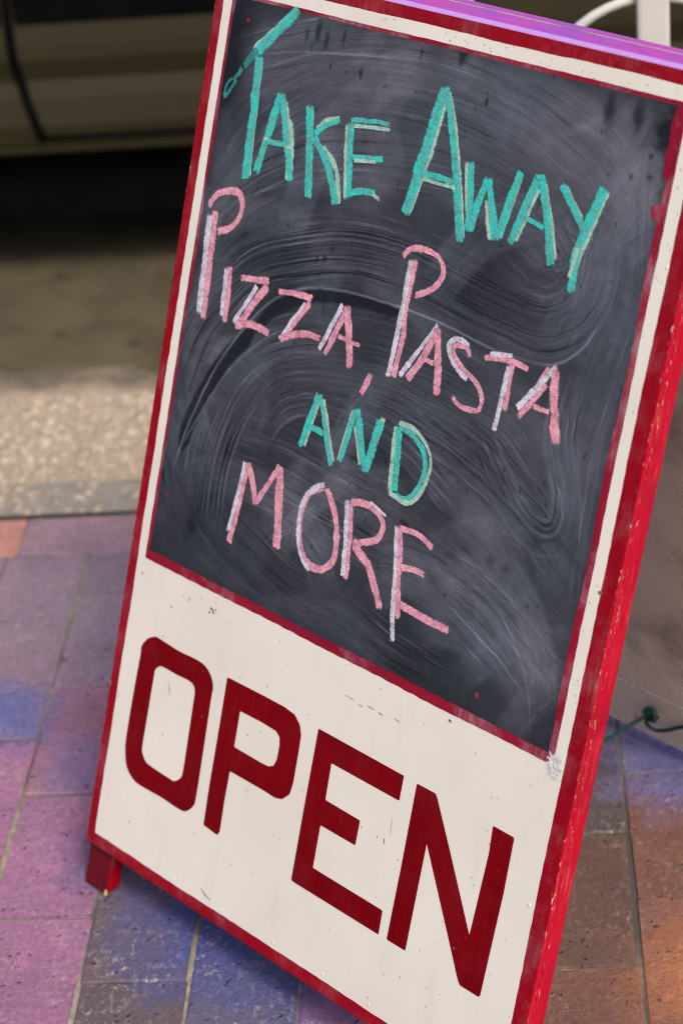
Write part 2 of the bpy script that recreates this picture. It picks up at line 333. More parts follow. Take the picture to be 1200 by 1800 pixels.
def blur(a, r):
    k = np.exp(-.5*(np.arange(-int(3*r)-1, int(3*r)+2)/r)**2); k /= k.sum()
    for ax in (0, 1):
        pad = [(0, 0), (0, 0)]; pad[ax] = (len(k)//2,)*2
        b = np.pad(a, pad, mode='edge'); n = a.shape[ax]
        a = sum(w*np.take(b, np.arange(i, i+n), axis=ax) for i, w in enumerate(k))
    return a

def vnoise(shape, cell, rng):
    h, w = shape
    gy, gx = np.arange(h)/cell, np.arange(w)/cell
    g = rng.random((int(gy[-1])+3, int(gx[-1])+3))
    y0, x0 = gy.astype(int), gx.astype(int)
    fy, fx = gy-y0, gx-x0
    fy = (fy*fy*(3-2*fy))[:, None]; fx = (fx*fx*(3-2*fx))[None]
    A = g[np.ix_(y0, x0)]; B = g[np.ix_(y0, x0+1)]; C = g[np.ix_(y0+1, x0)]; D = g[np.ix_(y0+1, x0+1)]
    return (A*(1-fx)+B*fx)*(1-fy) + (C*(1-fx)+D*fx)*fy

def make_dust(x0, y0, x1, y1, st):
    rng = np.random.default_rng(7)
    nx, ny = int(round((x1-x0)/st))+1, int(round((y1-y0)/st))+1
    D = np.full((ny, nx), .12)
    X, Y = np.meshgrid(np.linspace(x0, x1, nx), np.linspace(y0, y1, ny))
    D *= .75 + .5*vnoise(D.shape, 60/st, rng)
    def splat(q, val, buf):
        u = (q[..., 0]-x0)/st; v = (q[..., 1]-y0)/st
        iu, iv = np.floor(u).astype(int), np.floor(v).astype(int); fu, fv = u-iu, v-iv
        for du, dv, w in ((0, 0, (1-fu)*(1-fv)), (1, 0, fu*(1-fv)), (0, 1, (1-fu)*fv), (1, 1, fu*fv)):
            a, b = iu+du, iv+dv
            ok = (a >= 0) & (a < nx) & (b >= 0) & (b < ny)
            np.add.at(buf, (b[ok], a[ok]), (w*val)[ok])
    passes = []
    for _ in range(46):                      # short everyday wipes all over
        cx, cy = rng.uniform(x0, x1), rng.uniform(y0, y1); R = rng.uniform(90, 260); a0 = rng.uniform(3.4, 5.6); da = rng.uniform(.5, 1.2)
        ox, oy = cx-R*math.cos(a0), cy-R*math.sin(a0)
        passes.append((rng.uniform(25, 60), .15, rng.uniform(.35, .6), .24, [(ox+R*math.cos(a0+da*(k-2)/4), oy+R*math.sin(a0+da*(k-2)/4)) for k in range(5)]))
    for W, er, br, hz, pts in passes[:32]+WIPES+passes[32:]:
        q, nrm, t = resample(pts, st*.8)
        n = len(q)
        end = np.clip(np.minimum(t, t[-1]-t)/25, 0, 1)
        # mask: drawn as many parallel lines
        m = max(int(W/st*1.3), 8)
        off = np.linspace(-W/2, W/2, m)
        wob = np.interp(t, np.linspace(0, t[-1], 7), rng.normal(0, W*.03, 7))
        prof = np.clip((1-np.abs(off/(W/2)))*5, 0, 1)
        P = q[None] + nrm[None]*(off[:, None]+wob[None])[..., None]
        mask = np.zeros_like(D); splat(P, (prof[:, None]*end[None]), mask)
        cnt = np.zeros_like(D); splat(P, np.ones(P.shape[:2]), cnt)
        mask = blur(mask/np.maximum(cnt, .4), 1.5)
        mask = np.clip(mask, 0, 1)
        D = D*(1-er*mask) + mask*hz*.42*(.55+.9*vnoise(D.shape, 45/st, rng))
        # bristle lines
        nb = int(W*2.4)
        bo = rng.uniform(-W/2, W/2, nb)
        amp = rng.gamma(1.0, .62, nb)*np.clip((1-np.abs(bo/(W/2)))*4, 0.15, 1)
        sgn = np.where(rng.random(nb) < .45, -.85, 1.)
        buf = np.zeros_like(D)
        kk = 24
        f = np.array([np.interp(t, np.linspace(0, t[-1], kk), np.clip(rng.normal(.45, .62, kk), 0, 1.5)) for _ in range(nb)])
        P = q[None] + nrm[None]*(bo[:, None]+wob[None]+np.interp(t, np.linspace(0, t[-1], 5), rng.normal(0, 1.5, 5))[None])[..., None]
        splat(P, f*(amp*sgn)[:, None]*end[None], buf)
        buf = blur(buf, .42)
        cloud = .45+1.1*vnoise(D.shape, 34/st, rng)*vnoise(D.shape, 80/st, rng)*2
        D = np.clip(D + .060*br*buf*cloud, .01, 1)
    for w, a, pts in DARKS:
        q, nrm, t = resample(pts, st*.7)
        buf = np.zeros_like(D); cnt = np.zeros_like(D)
        off = np.linspace(-w/2, w/2, int(w/st*1.6))
        end = np.clip(np.minimum(t+8, t[-1]-t+8)/20, 0, 1)
        P = q[None]+nrm[None]*(off[:, None]*end[None])[..., None]
        splat(P, np.ones(P.shape[:2]), buf)
        D *= 1-a*blur(np.clip(buf, 0, 1), 1.2)
    for w, a, pts in LINES:
        q, nrm, t = resample(pts, st*.5)
        buf = np.zeros_like(D)
        for o in np.linspace(-w/2, w/2, 5):
            splat(q+nrm*o, np.interp(t, np.linspace(0, t[-1], 30), np.clip(rng.normal(.7, .45, 30), .1, 1.4))*np.clip(np.minimum(t, t[-1]-t)/20, .1, 1), buf)
        D += a*.14*blur(buf, .42)
    for bx, by, rx, ry, k in BLOBS:
        g = np.exp(-.5*(((X-bx)/rx)**2+((Y-by)/ry)**2))*(.6+.8*vnoise(D.shape, 14/st, rng))
        D = D*(1+np.minimum(k, 0)*1.4*np.clip(g, 0, .7)) + max(k, 0)*.30*g
    D *= .90+.2*vnoise(D.shape, 9/st, rng)
    D += .02*(vnoise(D.shape, 1.6/st, rng)-.5)
    # loose smudges rubbed in no particular direction
    for _ in range(30):
        sx, sy = rng.uniform(x0, x1), rng.uniform(y0, y1); a = rng.uniform(0, 3.14); la, lb = rng.uniform(8, 30), rng.uniform(3, 9)
        u = (X-sx)*math.cos(a)+(Y-sy)*math.sin(a); v = -(X-sx)*math.sin(a)+(Y-sy)*math.cos(a)
        D *= 1+rng.normal(0, .22)*np.exp(-.5*((u/la)**2+(v/lb)**2))
    D = np.clip(D-.045, .004, 1)*1.05
    # small damp spots
    for sx, sy, rx, ry, k in SPOTS:
        r = np.sqrt(((X-sx)/rx)**2+((Y-sy)/ry)**2) + .55*(vnoise(D.shape, 5/st, rng)-.5) + .35*(vnoise(D.shape, 1.8/st, rng)-.5)
        D *= 1-1.0*k*np.clip((1.35-r)*1.1, 0, 1)
    for _ in range(190):
        sx, sy = rng.uniform(x0, x1), rng.uniform(y0, y1); r0 = rng.uniform(.5, 1.5)
        s = np.s_[max(int((sy-y0)/st)-8, 0):int((sy-y0)/st)+9, max(int((sx-x0)/st)-8, 0):int((sx-x0)/st)+9]
        r = np.sqrt(((X[s]-sx)/r0)**2+((Y[s]-sy)/(r0*rng.uniform(.7, 2)))**2)
        D[s] *= 1-.55*np.clip((1.3-r)*2, 0, 1)
    # clean rim
    e = np.minimum(np.minimum(X-x0, x1-X), np.minimum(Y-y0, y1-Y))
    D *= .72+.28*np.clip(e/10+.6*(vnoise(D.shape, 12/st, rng)-.5), 0, 1)
    return np.clip(D, .004, 1)
# --- hand-brushed red gloss paint, chipped along the arrises, dusted with chalk
def red_paint(name, base, streak_axis='y', dust=0.0, chips=True, rough=.28, spec=.5, coat=.35, wear=0.0):
    t = NT(name)
    p = t.obj()
    sv = t.vmul(p, (420, 16, 420) if streak_axis == 'y' else (16, 420, 420))
    st = t.noise(sv, 1.0, 5, .6)
    big = t.noise(p, 11, 4, .6)
    c = t.mix(t.ramp(st, .25, .75), tuple(x*.72 for x in base), tuple(min(x*1.22, 1) for x in base))
    c = t.mix(t.ramp(big, .35, .7, 0, .55), c, (base[0]*.62, base[1]*.5, base[2]*.7))
    rg = t.ramp(t.noise(p, 60), .3, .7, rough*.8, rough*1.35)
    if dust > 0:
        dm = t.math('MULTIPLY', t.ramp(t.noise(p, 17, 5, .65), .47, .70), t.ramp(t.noise(t.vmul(p, (300, 40, 300)), 1.0, 5, .7), .35, .7))
        dm = t.math('MULTIPLY', dm, dust)
        c = t.mix(dm, c, (.42, .30, .36))
        rg = t.math('ADD', rg, t.math('MULTIPLY', dm, .5))
    if chips:
        s = t.sep(p)
        ex = t.math('MINIMUM', t.math('ABSOLUTE', s[0]), t.math('ABSOLUTE', t.math('SUBTRACT', s[0], .6)))
        ez = t.math('MINIMUM', t.math('ABSOLUTE', s[2]), t.math('ABSOLUTE', t.math('ADD', s[2], .006)))
        edge = t.math('MULTIPLY', t.ramp(ex, .0032, .0008), t.ramp(ez, .0040, .0010))
        ch = t.noise(t.vmul(p, (500, 90, 500)), 1.0, 5, .7)
        ch = t.math('MULTIPLY', t.ramp(ch, .60, .64), edge, clamp=True)
        ch2 = t.math('MULTIPLY', t.ramp(t.noise(p, 330, 3, .6), .765, .79), t.ramp(ex, .02, .004))
        ch = t.math('MAXIMUM', ch, ch2)
        c = t.mix(ch, c, (.62, .50, .34))
        rg = t.math('ADD', rg, t.math('MULTIPLY', ch, .4))
    wr = t.math('MULTIPLY', t.ramp(t.noise(t.vmul(p, (200, 26, 200)), 1.0, 5, .7), .50, .72), t.ramp(t.noise(p, 14, 3), .40, .62))
    c = t.mix(t.math('MULTIPLY', wr, wear), c, (.52, .10, .10))
    c = t.mix(t.math('MULTIPLY', t.ramp(t.noise(p, 26, 4, .65), .55, .75), wear), c, (base[0]*.5, base[1], base[2]*.6))
    h = t.noise(sv, 1.0, 4, .6)
    return t.done(t.bsdf(c, rg, t.bump(h, .16, .0006), Coat_Weight=coat, Coat_Roughness=.12, Specular_IOR_Level=spec))

RED = red_paint('red_gloss_paint', (.285, .0015, .010), 'y', dust=.32, spec=.12, coat=.05)
RED_IN = red_paint('red_border_paint', (.270, .004, .024), 'y', dust=.95, chips=False, rough=.42, spec=.25, coat=0.0)
RED_LET = red_paint('red_letter_paint', (.185, .0010, .004), 'y', dust=0.03, chips=False, rough=.45, spec=.05, coat=0.0)
RED_SHADED = red_paint('red_leg_shaded', (.13, .0015, .006), 'y', dust=0.0, chips=True, rough=.35, spec=.2, coat=0.1)  # leg fronts behind the panel: their shade is in the darker red
RED_BRIGHT = red_paint('red_bright_paint', (.47, .003, .022), 'y', dust=0.0, chips=True, rough=.3, spec=.2, coat=0.05, wear=.65)  # brighter red for side faces and frame bars

def white_paint():
    t = NT('cream_white_paint')
    p = t.obj()
    a = t.noise(p, 5, 4, .6)
    c = t.mix(t.ramp(a, .35, .7), (.71, .68, .59), (.76, .735, .655))
    pk = t.ramp(t.noise(p, 7.3, 3, .6), .55, .78, 0, .5)
    c = t.mix(pk, c, (.70, .625, .58))
    st = t.ramp(t.noise(t.vmul(p, (40, 9, 40)), 1.0, 5, .6), .55, .8, 0, .35)
    c = t.mix(st, c, (.57, .535, .47))
    sp = t.math('MULTIPLY', t.ramp(t.voro(p, 62), .075, .03), t.ramp(t.noise(p, 30, 2), .52, .6))
    c = t.mix(t.math('MULTIPLY', sp, .7), c, (.13, .09, .06))
    sp2 = t.ramp(t.noise(p, 480, 2), .735, .78, 0, .35)
    c = t.mix(sp2, c, (.30, .26, .22))
    return t.done(t.bsdf(c, t.ramp(a, .3, .7, .34, .5), t.bump(t.noise(p, 240, 4), .07, .0005), Coat_Weight=.12, Coat_Roughness=.3))
WHITE = white_paint()

def chalkboard_mat():
    t = NT('wiped_blackboard_paint')
    p = t.obj()
    d = t.n('ShaderNodeAttribute', attribute_name='chalk_dust').outputs['Fac']
    g = t.ramp(t.noise(p, 900, 3, .7), .3, .7, .82, 1.18)
    d = t.math('MULTIPLY', d, g, clamp=True)
    tone = t.mix(t.ramp(t.noise(p, 6, 3), .38, .66), (.34, .41, .50), (.41, .42, .51))
    c = t.mix(d, (.0068, .0088, .0145), tone)
    return t.done(t.bsdf(c, .7, t.bump(t.noise(p, 700, 3), .08, .0004), Specular_IOR_Level=.2))
BOARD = chalkboard_mat()

def chalk(name, ca, cb, cover=1.0):
    t = NT(name)
    p = t.obj()
    a = t.n('ShaderNodeAttribute', attribute_name='stroke').outputs['Vector']
    s = t.sep(a)                     # x along (mm), y across (-1..1), z end distance (mm)
    ed = t.math('SUBTRACT', 1.0, t.math('ABSOLUTE', s[1]))
    nz = t.noise(p, 700, 5, .8)
    mid = t.noise(p, 330, 3, .65)
    big = t.noise(p, 90, 3, .6)
    hatch = t.noise(t.vmul(a, (1.15, .35, 0)), 1.0, 3, .6)        # ridges where the stick chattered
    e = t.math('ADD', t.math('MULTIPLY', ed, 2.4), t.math('MULTIPLY', t.math('SUBTRACT', mid, .5), 1.3))
    e = t.math('ADD', e, t.math('MULTIPLY', t.math('SUBTRACT', nz, .5), 1.9))
    e = t.math('ADD', e, t.math('MULTIPLY', t.math('SUBTRACT', big, .5), 1.2))
    al = t.ramp(e, -.10, .75)
    en = t.math('ADD', t.math('MULTIPLY', s[2], .45), t.math('MULTIPLY', t.math('SUBTRACT', mid, .5), 3.0))
    al = t.math('MULTIPLY', al, t.ramp(en, .0, 1.1))
    grain = t.math('ADD', t.math('ADD', t.math('MULTIPLY', nz, .58), t.math('MULTIPLY', mid, .32)), t.math('MULTIPLY', hatch, .10))
    al = t.math('MULTIPLY', al, t.ramp(grain, .37, .53, .42, 1))
    al = t.math('MULTIPLY', al, t.ramp(big, .28, .58, .76*cover, 1.0*cover), clamp=True)
    tone = t.math('ADD', t.math('MULTIPLY', big, .45), t.math('MULTIPLY', t.math('ADD', t.math('MULTIPLY', nz, .8), t.math('MULTIPLY', hatch, .2)), .55))
    c = t.mix(t.ramp(tone, .40, .62), ca, cb)
    b = t.bsdf(c, .95, t.bump(nz, .2, .0004), Specular_IOR_Level=.05)
    tr = t.n('ShaderNodeBsdfTransparent')
    mx = t.n('ShaderNodeMixShader')
    t.set(mx.inputs[0], al); t.set(mx.inputs[1], tr); t.set(mx.inputs[2], b)
    return t.done(mx)
CHALKS = {
    't': chalk('teal_chalk', (.13, .44, .40), (.020, .62, .55), 1.0),
    't2': chalk('teal_chalk_smudged', (.06, .30, .29), (.04, .46, .42), .62),
    'g': chalk('pale_green_chalk', (.34, .56, .45), (.46, .70, .58), .93),
    'p': chalk('pink_chalk', (.62, .26, .35), (.84, .42, .50), 1.0),
    'w': chalk('white_chalk', (.54, .50, .60), (.74, .72, .82), 1.0),
}

# --- brick paver: each brick brings its own colour (object colour)
def brick_mat():
    t = NT('fired_brick')
    oi = t.n('ShaderNodeObjectInfo')
    p = t.obj()
    q = t.vadd(p, t.vmul(t.n('ShaderNodeCombineXYZ', X=oi.outputs['Random'], Y=oi.outputs['Random']).outputs[0], (37, 91, 0)))
    w = t.pos()
    big = t.noise(q, 9, 4, .6)
    c = t.mix(t.ramp(big, .3, .7), t.mix(1.0, oi.outputs['Color'], (.80, .78, .86), 'MULTIPLY'), t.mix(1.0, oi.outputs['Color'], (1.16, 1.10, 1.10), 'MULTIPLY'))
    # blue shade and coloured light around the sign, painted on as patches
    for (x, y, r, col, k) in LIGHT_TINTS:
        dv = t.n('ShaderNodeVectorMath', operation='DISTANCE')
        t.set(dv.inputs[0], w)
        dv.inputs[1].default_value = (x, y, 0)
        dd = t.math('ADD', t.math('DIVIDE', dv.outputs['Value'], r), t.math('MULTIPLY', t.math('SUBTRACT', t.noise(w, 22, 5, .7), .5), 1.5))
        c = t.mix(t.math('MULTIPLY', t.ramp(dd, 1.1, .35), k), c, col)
    fine = t.noise(q, 190, 5, .7)
    c = t.mix(t.ramp(fine, .40, .64, .0, .42), c, (.070, .055, .075))
    mot = t.noise(q, 55, 4, .65)
    c = t.mix(t.ramp(mot, .50, .72, 0, .5), c, t.mix(1.0, c, (1.7, 1.6, 1.6), 'MULTIPLY'))
    lt = t.ramp(t.noise(t.vmul(q, (1, .6, 1)), 150, 5, .8), .53, .66, 0, .95)
    sp = t.sep(w)
    worn = t.math('MULTIPLY', t.ramp(t.noise(q, 16, 3), .36, .60), t.ramp(t.noise(w, 3.1, 2), .40, .62, .45, 1.0))
    c = t.mix(t.math('MULTIPLY', lt, worn), c, (.46, .38, .32))
    scr = t.ramp(t.noise(t.vmul(q, (220, 110, 220)), 1.0, 4, .75), .56, .68, 0, .7)
    c = t.mix(t.math('MULTIPLY', scr, worn), c, (.055, .045, .05))
    pit = t.math('MULTIPLY', t.ramp(t.voro(t.vadd(q, t.vmul(t.noise(q, 60, 2, out=1), (.02, .02, .02))), 110), .27, .10), t.ramp(t.noise(q, 42, 2), .53, .62))
    c = t.mix(t.math('MULTIPLY', pit, .7), c, (.035, .03, .045))
    h = t.math('SUBTRACT', t.math('ADD', t.math('MULTIPLY', fine, .5), t.math('MULTIPLY', big, .6)), t.math('MULTIPLY', pit, .9))
    return t.done(t.bsdf(c, t.ramp(fine, .3, .7, .55, .85), t.bump(h, 1.0, .005)))
LIGHT_TINTS = [  # painted shade and light on the bricks: place, radius, colour, amount
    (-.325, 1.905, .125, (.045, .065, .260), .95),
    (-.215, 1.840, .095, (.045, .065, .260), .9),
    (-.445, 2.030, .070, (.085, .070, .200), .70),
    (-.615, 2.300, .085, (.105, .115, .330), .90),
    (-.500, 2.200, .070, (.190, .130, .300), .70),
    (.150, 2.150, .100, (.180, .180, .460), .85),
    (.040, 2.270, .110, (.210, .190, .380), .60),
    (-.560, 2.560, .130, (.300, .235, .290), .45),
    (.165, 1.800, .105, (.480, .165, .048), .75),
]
BRICK = brick_mat()

def mortar_mat():
    t = NT('sandy_joint_mortar')
    p = t.pos()
    c = t.mix(t.ramp(t.noise(p, 90, 4), .3, .7), (.16, .14, .105), (.34, .305, .23))
    c = t.mix(t.ramp(t.noise(p, 4, 3), .42, .58), c, (.075, .066, .062))
    return t.done(t.bsdf(c, .95, t.bump(t.noise(p, 400, 4), .8, .002)))
MORTAR = mortar_mat()

def far_paving_mat():
    t = NT('brick_paving_pattern')
    p = t.pos()
    b = t.n('ShaderNodeTexBrick', Vector=t.vmul(p, (1, 1, 1)), Color1=(.22, .11, .13), Color2=(.15, .11, .16), Mortar=(.18, .16, .13))
    b.inputs['Scale'].default_value = 1.0
    b.inputs['Brick Width'].default_value = .216; b.inputs['Row Height'].default_value = .108; b.inputs['Mortar Size'].default_value = .004
    rot = t.n('ShaderNodeMapping'); t.set(rot.inputs[0], p); rot.inputs['Rotation'].default_value = (0, 0, math.pi/2)
    t.set(b.inputs['Vector'], rot.outputs[0])
    return t.done(t.bsdf(t.mix(t.ramp(t.noise(p, 60, 4), .3, .7, 0, .4), b.outputs[0], (.09, .07, .08)), .8))

def concrete_mat(name, ca, cb, spot):
    t = NT(name)
    p = t.pos()
    c = t.mix(t.ramp(t.noise(p, 30, 5, .65), .3, .7), ca, cb)
    v = t.voro(p, 120)
    c = t.mix(t.ramp(v, .5, .2, 0, .6), c, spot)
    return t.done(t.bsdf(c, .9, t.bump(t.noise(p, 220, 4), .7, .003)))
KERB = concrete_mat('grey_kerb_concrete', (.20, .172, .150), (.29, .255, .225), (.33, .295, .26))
def verge_mat():
    t = NT('buff_exposed_aggregate')
    p = t.pos()
    c = t.mix(t.ramp(t.noise(p, 30, 5, .65), .3, .7), (.29, .22, .155), (.41, .325, .24))
    c = t.mix(t.ramp(t.voro(p, 120), .5, .2, 0, .6), c, (.47, .385, .29))
    # edge of the car's shadow painted in: outer part darkens to road colour
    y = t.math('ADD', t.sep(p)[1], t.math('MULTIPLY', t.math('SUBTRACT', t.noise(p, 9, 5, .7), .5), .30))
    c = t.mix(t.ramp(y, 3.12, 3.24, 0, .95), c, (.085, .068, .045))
    return t.done(t.bsdf(c, .9, t.bump(t.noise(p, 220, 4), .7, .003)))
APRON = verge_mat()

def pebble_mat():
    t = NT('river_pebbles')
    oi = t.n('ShaderNodeAttribute', attribute_name='pebble_tone').outputs['Fac']
    c = t.mix(oi, (.27, .205, .145), (.54, .45, .355))
    return t.done(t.bsdf(c, .6))
PEBBLE = pebble_mat()

def road_mat():
    t = NT('dusty_asphalt')
    p = t.pos()
    c = t.mix(t.ramp(t.noise(p, 6, 4, .6), .35, .68), (.036, .028, .012), (.098, .074, .037))
    c = t.mix(t.ramp(t.noise(p, 160, 4, .7), .5, .8, 0, .6), c, (.19, .16, .115))
    c = t.mix(t.ramp(t.voro(p, 9), .16, .10, 0, .7), c, (.020, .018, .015))
    return t.done(t.bsdf(c, .92, t.bump(t.noise(p, 300, 4), .7, .004)))
ROAD = road_mat()

CAR = simple('dark_olive_car_paint', (.027, .022, .0095), .5, .10, 3, coat=.08, spec=.25)
BLACK = simple('black_plastic', (.003, .003, .0035), .9, .2, 20, spec=.02)
RUBBER = simple('tyre_rubber', (.015, .015, .015), .85, .2, 60)
STEEL = simple('dull_steel', (.30, .30, .31), .38, .2, 60, metallic=.9)
GLASS = simple('dark_car_glass', (.012, .014, .015), .06, .1, 2, coat=1.0)
CHROME = simple('lamp_lens', (.55, .55, .52), .15, .1, 5)
CHAIR = simple('white_chair_enamel', (.52, .52, .49), .45, .10, 12)
ROPE = simple('green_twisted_cord', (.002, .042, .040), .8, .35, 160, bump=.8, bscale=260)

def inner_ply():
    t = NT('weathered_bare_ply')
    p = t.obj()
    g = t.noise(t.vmul(p, (22, 9, 22)), 1.0, 5, .6, .5)
    c = t.mix(t.ramp(g, .3, .7), (.56, .49, .43), (.66, .59, .53))
    c = t.mix(t.ramp(t.noise(p, 9, 4, .6), .52, .75, 0, .75), c, (.13, .10, .07))
    c = t.mix(t.ramp(t.noise(p, 40, 3), .66, .76, 0, .7), c, (.07, .055, .04))
    return t.done(t.bsdf(c, .85, t.bump(g, .2, .001)))
PLY = inner_ply()
RAWWOOD = simple('bare_pine_wood', (.55, .36, .15), .8, .2, 80)

def violet_edge():  # red top edges, with the violet light on them put into the colour
    t = NT('violet_lit_top_edge')
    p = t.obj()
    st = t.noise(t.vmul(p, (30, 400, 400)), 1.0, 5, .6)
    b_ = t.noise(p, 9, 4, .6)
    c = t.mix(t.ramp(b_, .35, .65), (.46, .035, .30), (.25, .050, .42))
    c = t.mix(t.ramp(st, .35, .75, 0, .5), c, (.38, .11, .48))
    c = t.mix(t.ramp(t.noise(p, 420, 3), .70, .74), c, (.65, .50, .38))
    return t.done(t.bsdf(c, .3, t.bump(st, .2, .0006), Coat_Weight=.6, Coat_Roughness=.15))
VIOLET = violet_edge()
LILAC = simple('lilac_lit_top_edge', (.46, .25, .62), .3, .12, 40, coat=.4)  # front top edge, lilac light on the red painted in
# ------------------------------------------------------------------ the setting
def sheet(name, x0, y0, x1, y1, z, mat, nx=1, ny=1):
    bm = bmesh.new()
    g = [[bm.verts.new((x0+(x1-x0)*i/nx, y0+(y1-y0)*j/ny, z)) for i in range(nx+1)] for j in range(ny+1)]
    for j in range(ny):
        for i in range(nx):
            bm.faces.new((g[j][i], g[j][i+1], g[j+1][i+1], g[j+1][i]))
    return tag(mobj(name, bm, mat), kind='structure')

sheet('ground', -400, -400, 400, 400, -.16, MORTAR)
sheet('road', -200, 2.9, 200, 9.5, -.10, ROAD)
sheet('far_pavement', -200, 9.5, 200, 60, .0, KERB)

BX0, BX1, BY0 = -1.644, 1.488, 1.20
KY = 2.782                                  # back edge of the brick paving (along X)
# paving around the individually laid bricks
bm = bmesh.new()
def quad(bm, x0, y0, x1, y1, z):
    bm.faces.new([bm.verts.new(p) for p in ((x0, y0, z), (x1, y0, z), (x1, y1, z), (x0, y1, z))])
quad(bm, -60, -60, 60, BY0, 0); quad(bm, -60, BY0, BX0-.004, KY, 0); quad(bm, BX1+.002, BY0, 60, KY, 0)
tag(mobj('outer_pavement', bm, far_paving_mat()), kind='structure')
pavement = sheet('pavement', BX0-.01, BY0-.01, BX1+.01, KY+.001, -.0026, MORTAR)

def brick_mesh(L, W, seed):
    r = random.Random(seed)
    bm = bmesh.new()
    add_box(bm, (-W/2, -L/2, -.05), (W/2, L/2, 0), .0012 + r.random()*.0008, 1)
    for v in bm.verts:
        if v.co.z > -.02:
            v.co += Vector((r.uniform(-.0012, .0012), r.uniform(-.0012, .0012), r.uniform(-.0006, .0006)))
    me = bpy.data.meshes.new('brick')
    bm.to_mesh(me); bm.free()
    me.materials.append(BRICK)
    return me
LONG = [brick_mesh(.2122, .1045, s) for s in range(6)]
DOUBLE = brick_mesh(.4275, .1045, 41)
HEAD = [brick_mesh(.2130, .0965, 20+s) for s in range(4)]

PINK, ROSE, MAUVE, SLATE, BLUE = (.315, .140, .250), (.340, .155, .225), (.215, .140, .215), (.170, .145, .215), (.110, .110, .250)
BROWN, UMBER, ORANGE, LAV, SALM = (.140, .075, .052), (.105, .075, .070), (.300, .112, .058), (.270, .235, .390), (.520, .240, .190)
PAL = [PINK, ROSE, MAUVE, SLATE, BROWN, MAUVE, UMBER, PINK]
def brick_colour(x, y):  # violet and blue of the light near the sign are in these colours
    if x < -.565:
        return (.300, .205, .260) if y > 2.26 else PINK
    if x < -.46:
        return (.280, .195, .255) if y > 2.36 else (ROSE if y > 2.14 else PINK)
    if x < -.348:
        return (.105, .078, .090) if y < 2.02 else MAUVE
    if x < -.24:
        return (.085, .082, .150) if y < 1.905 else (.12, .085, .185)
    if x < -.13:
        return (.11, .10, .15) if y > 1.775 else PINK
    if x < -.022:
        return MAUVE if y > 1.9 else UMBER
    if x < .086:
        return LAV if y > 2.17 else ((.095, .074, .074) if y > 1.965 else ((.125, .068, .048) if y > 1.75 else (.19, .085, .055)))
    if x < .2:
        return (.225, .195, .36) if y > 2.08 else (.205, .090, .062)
    return None

nb = 0
for k in range(29):
    xc = -.564+.108*(k-10)+.054
    odd = (k % 2 == 0)                       # column -.564..-.46 has k == 10
    for r_ in range(9):
        # running bond: joints at 2.357 / 2.143 in the even columns, 2.259 / 2.041 in the odd
        yc = (2.357 if odd else 2.252)+.2155*(r_-6)+.10775
        if yc+.10 > 2.672 and yc-.10 > 2.60: continue
        if yc < BY0+.04: continue
        me = LONG[rnd.randrange(6)]
        if .09 < xc < .2 and 1.50 < yc < 1.76: continue
        if .09 < xc < .2 and 1.76 <= yc < 1.98:
            me = DOUBLE; yc -= .10775
        o = bpy.data.objects.new('brick', me)
        COL.objects.link(o); o.parent = pavement
        top = yc+.10575
        sc = 1.0
        if top > 2.672:
            lo = yc-.10575; sc = (2.672-lo)/.2115; yc = (2.672+lo)/2
        o.location = (xc+rnd.uniform(-.0012, .0012), yc+rnd.uniform(-.002, .002), rnd.uniform(-.0010, .0003))
        o.scale = (1, sc, 1)
        o.rotation_euler = (rnd.uniform(-.004, .004), rnd.uniform(-.005, .005), (math.pi if rnd.random() < .5 else 0)+rnd.uniform(-.006, .006))
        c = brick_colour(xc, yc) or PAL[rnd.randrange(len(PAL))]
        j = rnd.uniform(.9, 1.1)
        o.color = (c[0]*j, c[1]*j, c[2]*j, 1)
        nb += 1
for k in range(15):
    xc = -.660+.216*(k-4)+.108
    o = bpy.data.objects.new('brick', HEAD[rnd.randrange(4)])
    COL.objects.link(o); o.parent = pavement
    o.location = (xc, 2.727, rnd.uniform(-.002, .0005)); o.rotation_euler = (0, 0, math.pi/2+rnd.uniform(-.008, .008))
    c = SALM if k == 3 else ((.300, .190, .235) if k in (4, 5) else PAL[rnd.randrange(len(PAL))])
    o.color = (*c, 1)

# kerb strip and exposed-aggregate apron, irregular outer edge
def strip(name, y0, y1f, z, zb, mat, n=240, x0=-7.0, x1=7.0):
    bm = bmesh.new()
    a, b, c = [], [], []
    for i in range(n+1):
        x = x0+(x1-x0)*i/n
        y1 = y1f(x)
        a.append(bm.verts.new((x, y0, z))); b.append(bm.verts.new((x, y1, z))); c.append(bm.verts.new((x, y1+.03, zb)))
    for i in range(n):
        bm.faces.new((a[i], a[i+1], b[i+1], b[i])); bm.faces.new((b[i], b[i+1], c[i+1], c[i]))
    return tag(mobj(name, bm, mat), kind='structure')
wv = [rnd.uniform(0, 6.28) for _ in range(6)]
def worn(x): return 3.26+.018*math.sin(9*x+wv[0])+.012*math.sin(23*x+wv[1])+.008*math.sin(51*x+wv[2])-(.04 if x > -.60 else 0)*min(1, (x+.60)*12 if x > -.60 else 0)  # verge edge, stepped along the outline of the car's shadow
strip('kerb', KY+.002, lambda x: 2.872+.004*math.sin(31*x+wv[3])+.003*math.sin(77*x+wv[4]), .0005, -.05, KERB)
strip('verge', 2.8725, worn, -.001, -.11, APRON)  # outer edge steps along the outline of the car's shadow

